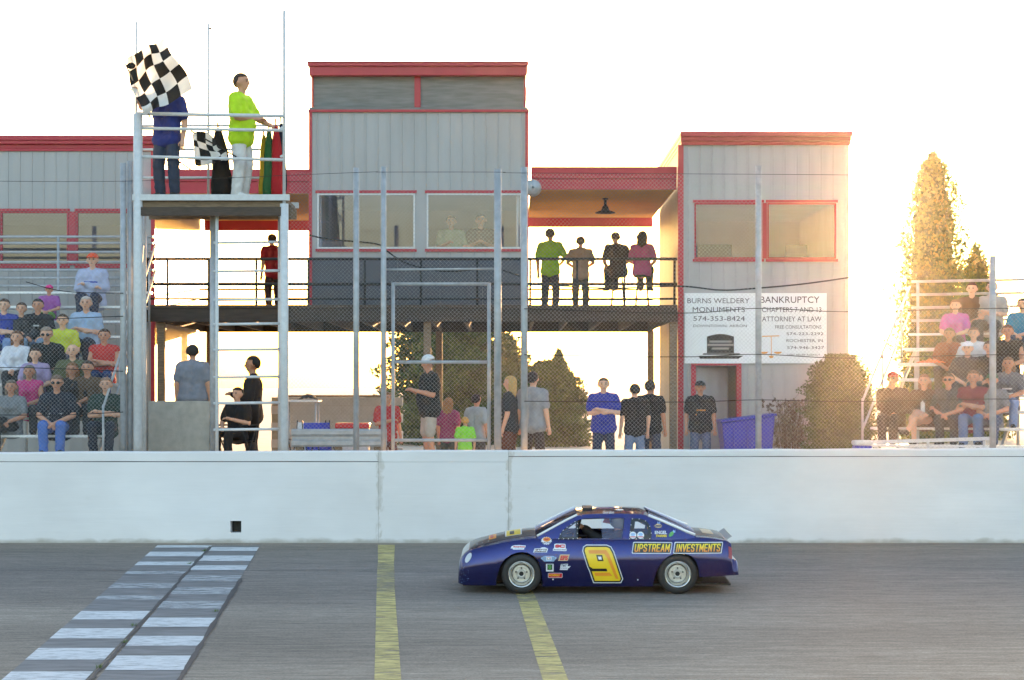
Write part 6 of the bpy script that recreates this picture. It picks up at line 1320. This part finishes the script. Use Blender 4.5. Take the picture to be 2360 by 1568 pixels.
seated('spectator in dark vest with bare arms on the right bleachers', BR, 2322, 765, 1.76, shirt=(52, 46, 46), sleeve='none', pants=(80, 70, 66), group=rg, arms=('thigh', 'thigh'), hair=(120, 84, 60), bulk=1.15)
seated('spectator in white cap and dark top on the right bleachers', BR, 2230, 806, 1.72, shirt=(70, 66, 76), pants=(70, 70, 84), group=rg, arms=('lap', 'thigh'), hat=(222, 224, 234), hair=(100, 76, 60))
seated('man in red cap and dark brown jacket at the end of the row', BR, 2057, 868, 1.78, shirt=(70, 48, 42), sleeve='long', pants=(60, 54, 56), group=rg, arms=('chin', 'thigh'), hat=(200, 66, 56), hair=(110, 80, 64), bulk=1.15)
seated('woman in brown jacket over white top with crossed bare leg', BR, 2130, 880, 1.7, shirt=(84, 52, 40), sleeve='long', pants=(206, 156, 136), legs='shorts', group=rg, arms=('lap', 'thigh'), long_hair=True, hair=(140, 96, 70), legpose='cross', print_=((226, 222, 224), [(.2, .022), (.184, .022), (.168, .022), (.152, .022), (.136, .022), (.12, .022), (.104, .022), (.088, .022), (.072, .022)]))
seated('man in maroon tee with crossed arms and jeans', BR, 2243, 866, 1.82, shirt=(140, 40, 56), pants=(96, 124, 168), arms=('crossed', 'crossed'), group=rg, hair=(110, 80, 64), bulk=1.2)
seated('spectator in striped grey top and light jeans at the right', BR, 2324, 826, 1.72, shirt=(110, 112, 120), pants=(128, 154, 204), group=rg, arms=('lap', 'lap'), hair=(130, 96, 76), long_hair=True, print_=((206, 208, 214), [(.05, .06), (.10, .06), (.15, .05)]))
seated('spectator in charcoal tee with sunglasses behind the maroon tee', BR, 2186, 846, 1.72, shirt=(74, 74, 78), pants=(60, 60, 66), group=rg, arms=('lap', 'lap'), hair=(90, 70, 56), glasses=True)
seated('spectator in black tee between white cap and striped top', BR, 2280, 800, 1.74, shirt=(40, 38, 42), pants=(66, 70, 84), group=rg, arms=('thigh', 'lap'), hair=(70, 54, 44))
seated('spectator in green cap and grey tee low on the right bleachers', BR, 2286, 862, 1.72, shirt=(132, 134, 138), pants=(80, 96, 130), group=rg, arms=('lap', 'lap'), hat=(60, 96, 66), hair=(90, 70, 56))
seated('spectator in rust coloured top left of the white tee', BR, 2188, 764, 1.68, shirt=(160, 84, 56), pants=(76, 70, 70), group=rg, arms=('lap', 'thigh'), hair=(120, 90, 66), long_hair=True)
jk = thing('jacket', 'orange jacket left lying on the right bleachers', 'jacket', P(2146, 832, 39.3)); b = MB(); N = 12; r = random.Random(2)
pj = Vector(P(2146, 836, 39.2)); b.v = [tuple(pj+BR['d']*(-.25+.5*i/N)+BR['n']*(-.12+.24*j/6)+Vector((0, 0, .05*math.sin(PI*i/N)*math.sin(PI*j/6)*(1+.5*math.sin(2.1*i+j))+.012*math.sin(3*i-2*j)))) for j in range(7) for i in range(N+1)]
for j in range(6):
    for i in range(N): b.f.append([j*(N+1)+i, j*(N+1)+i+1, (j+1)*(N+1)+i+1, (j+1)*(N+1)+i]); b.mi.append(0); b.sm.append(True)
b.build('cloth', M['orange'], jk)
# driver in the car
pd = car.matrix_world if False else None
dl = (CX0+2.07, CY-.28, tz(CY-.28)+.17)
person('driver in black suit and grey helmet at the wheel of the race car', dl, 1.60, yaw=-PI/2, pose='sit', shirt=(26, 26, 30), sleeve='long', pants=(26, 26, 30), arms=('wheel', 'wheel'), hat='helmet', legpose='drive', lean=-.06)
finish_people()

# ================================================================ added haze volume, imitates lens flare around the low sun
hz_ = MB().box(-420, 420, -320, 820, -2.2, 10.5).build('haze', None or bpy.data.materials.new('flare_haze'))
hm_ = hz_.data.materials[0]; hm_.use_nodes = True; n = hm_.node_tree.nodes; n.remove(n['Principled BSDF']); pv = n.new('ShaderNodeVolumePrincipled')
pv.inputs['Color'].default_value = (.95, .93, .9, 1); pv.inputs['Density'].default_value = .000095; pv.inputs['Anisotropy'].default_value = .92
hm_.node_tree.links.new(pv.outputs[0], n['Material Output'].inputs['Volume']); tag(hz_, 'thin haze added over the whole speedway for a lens flare glow', 'haze', kind='stuff')
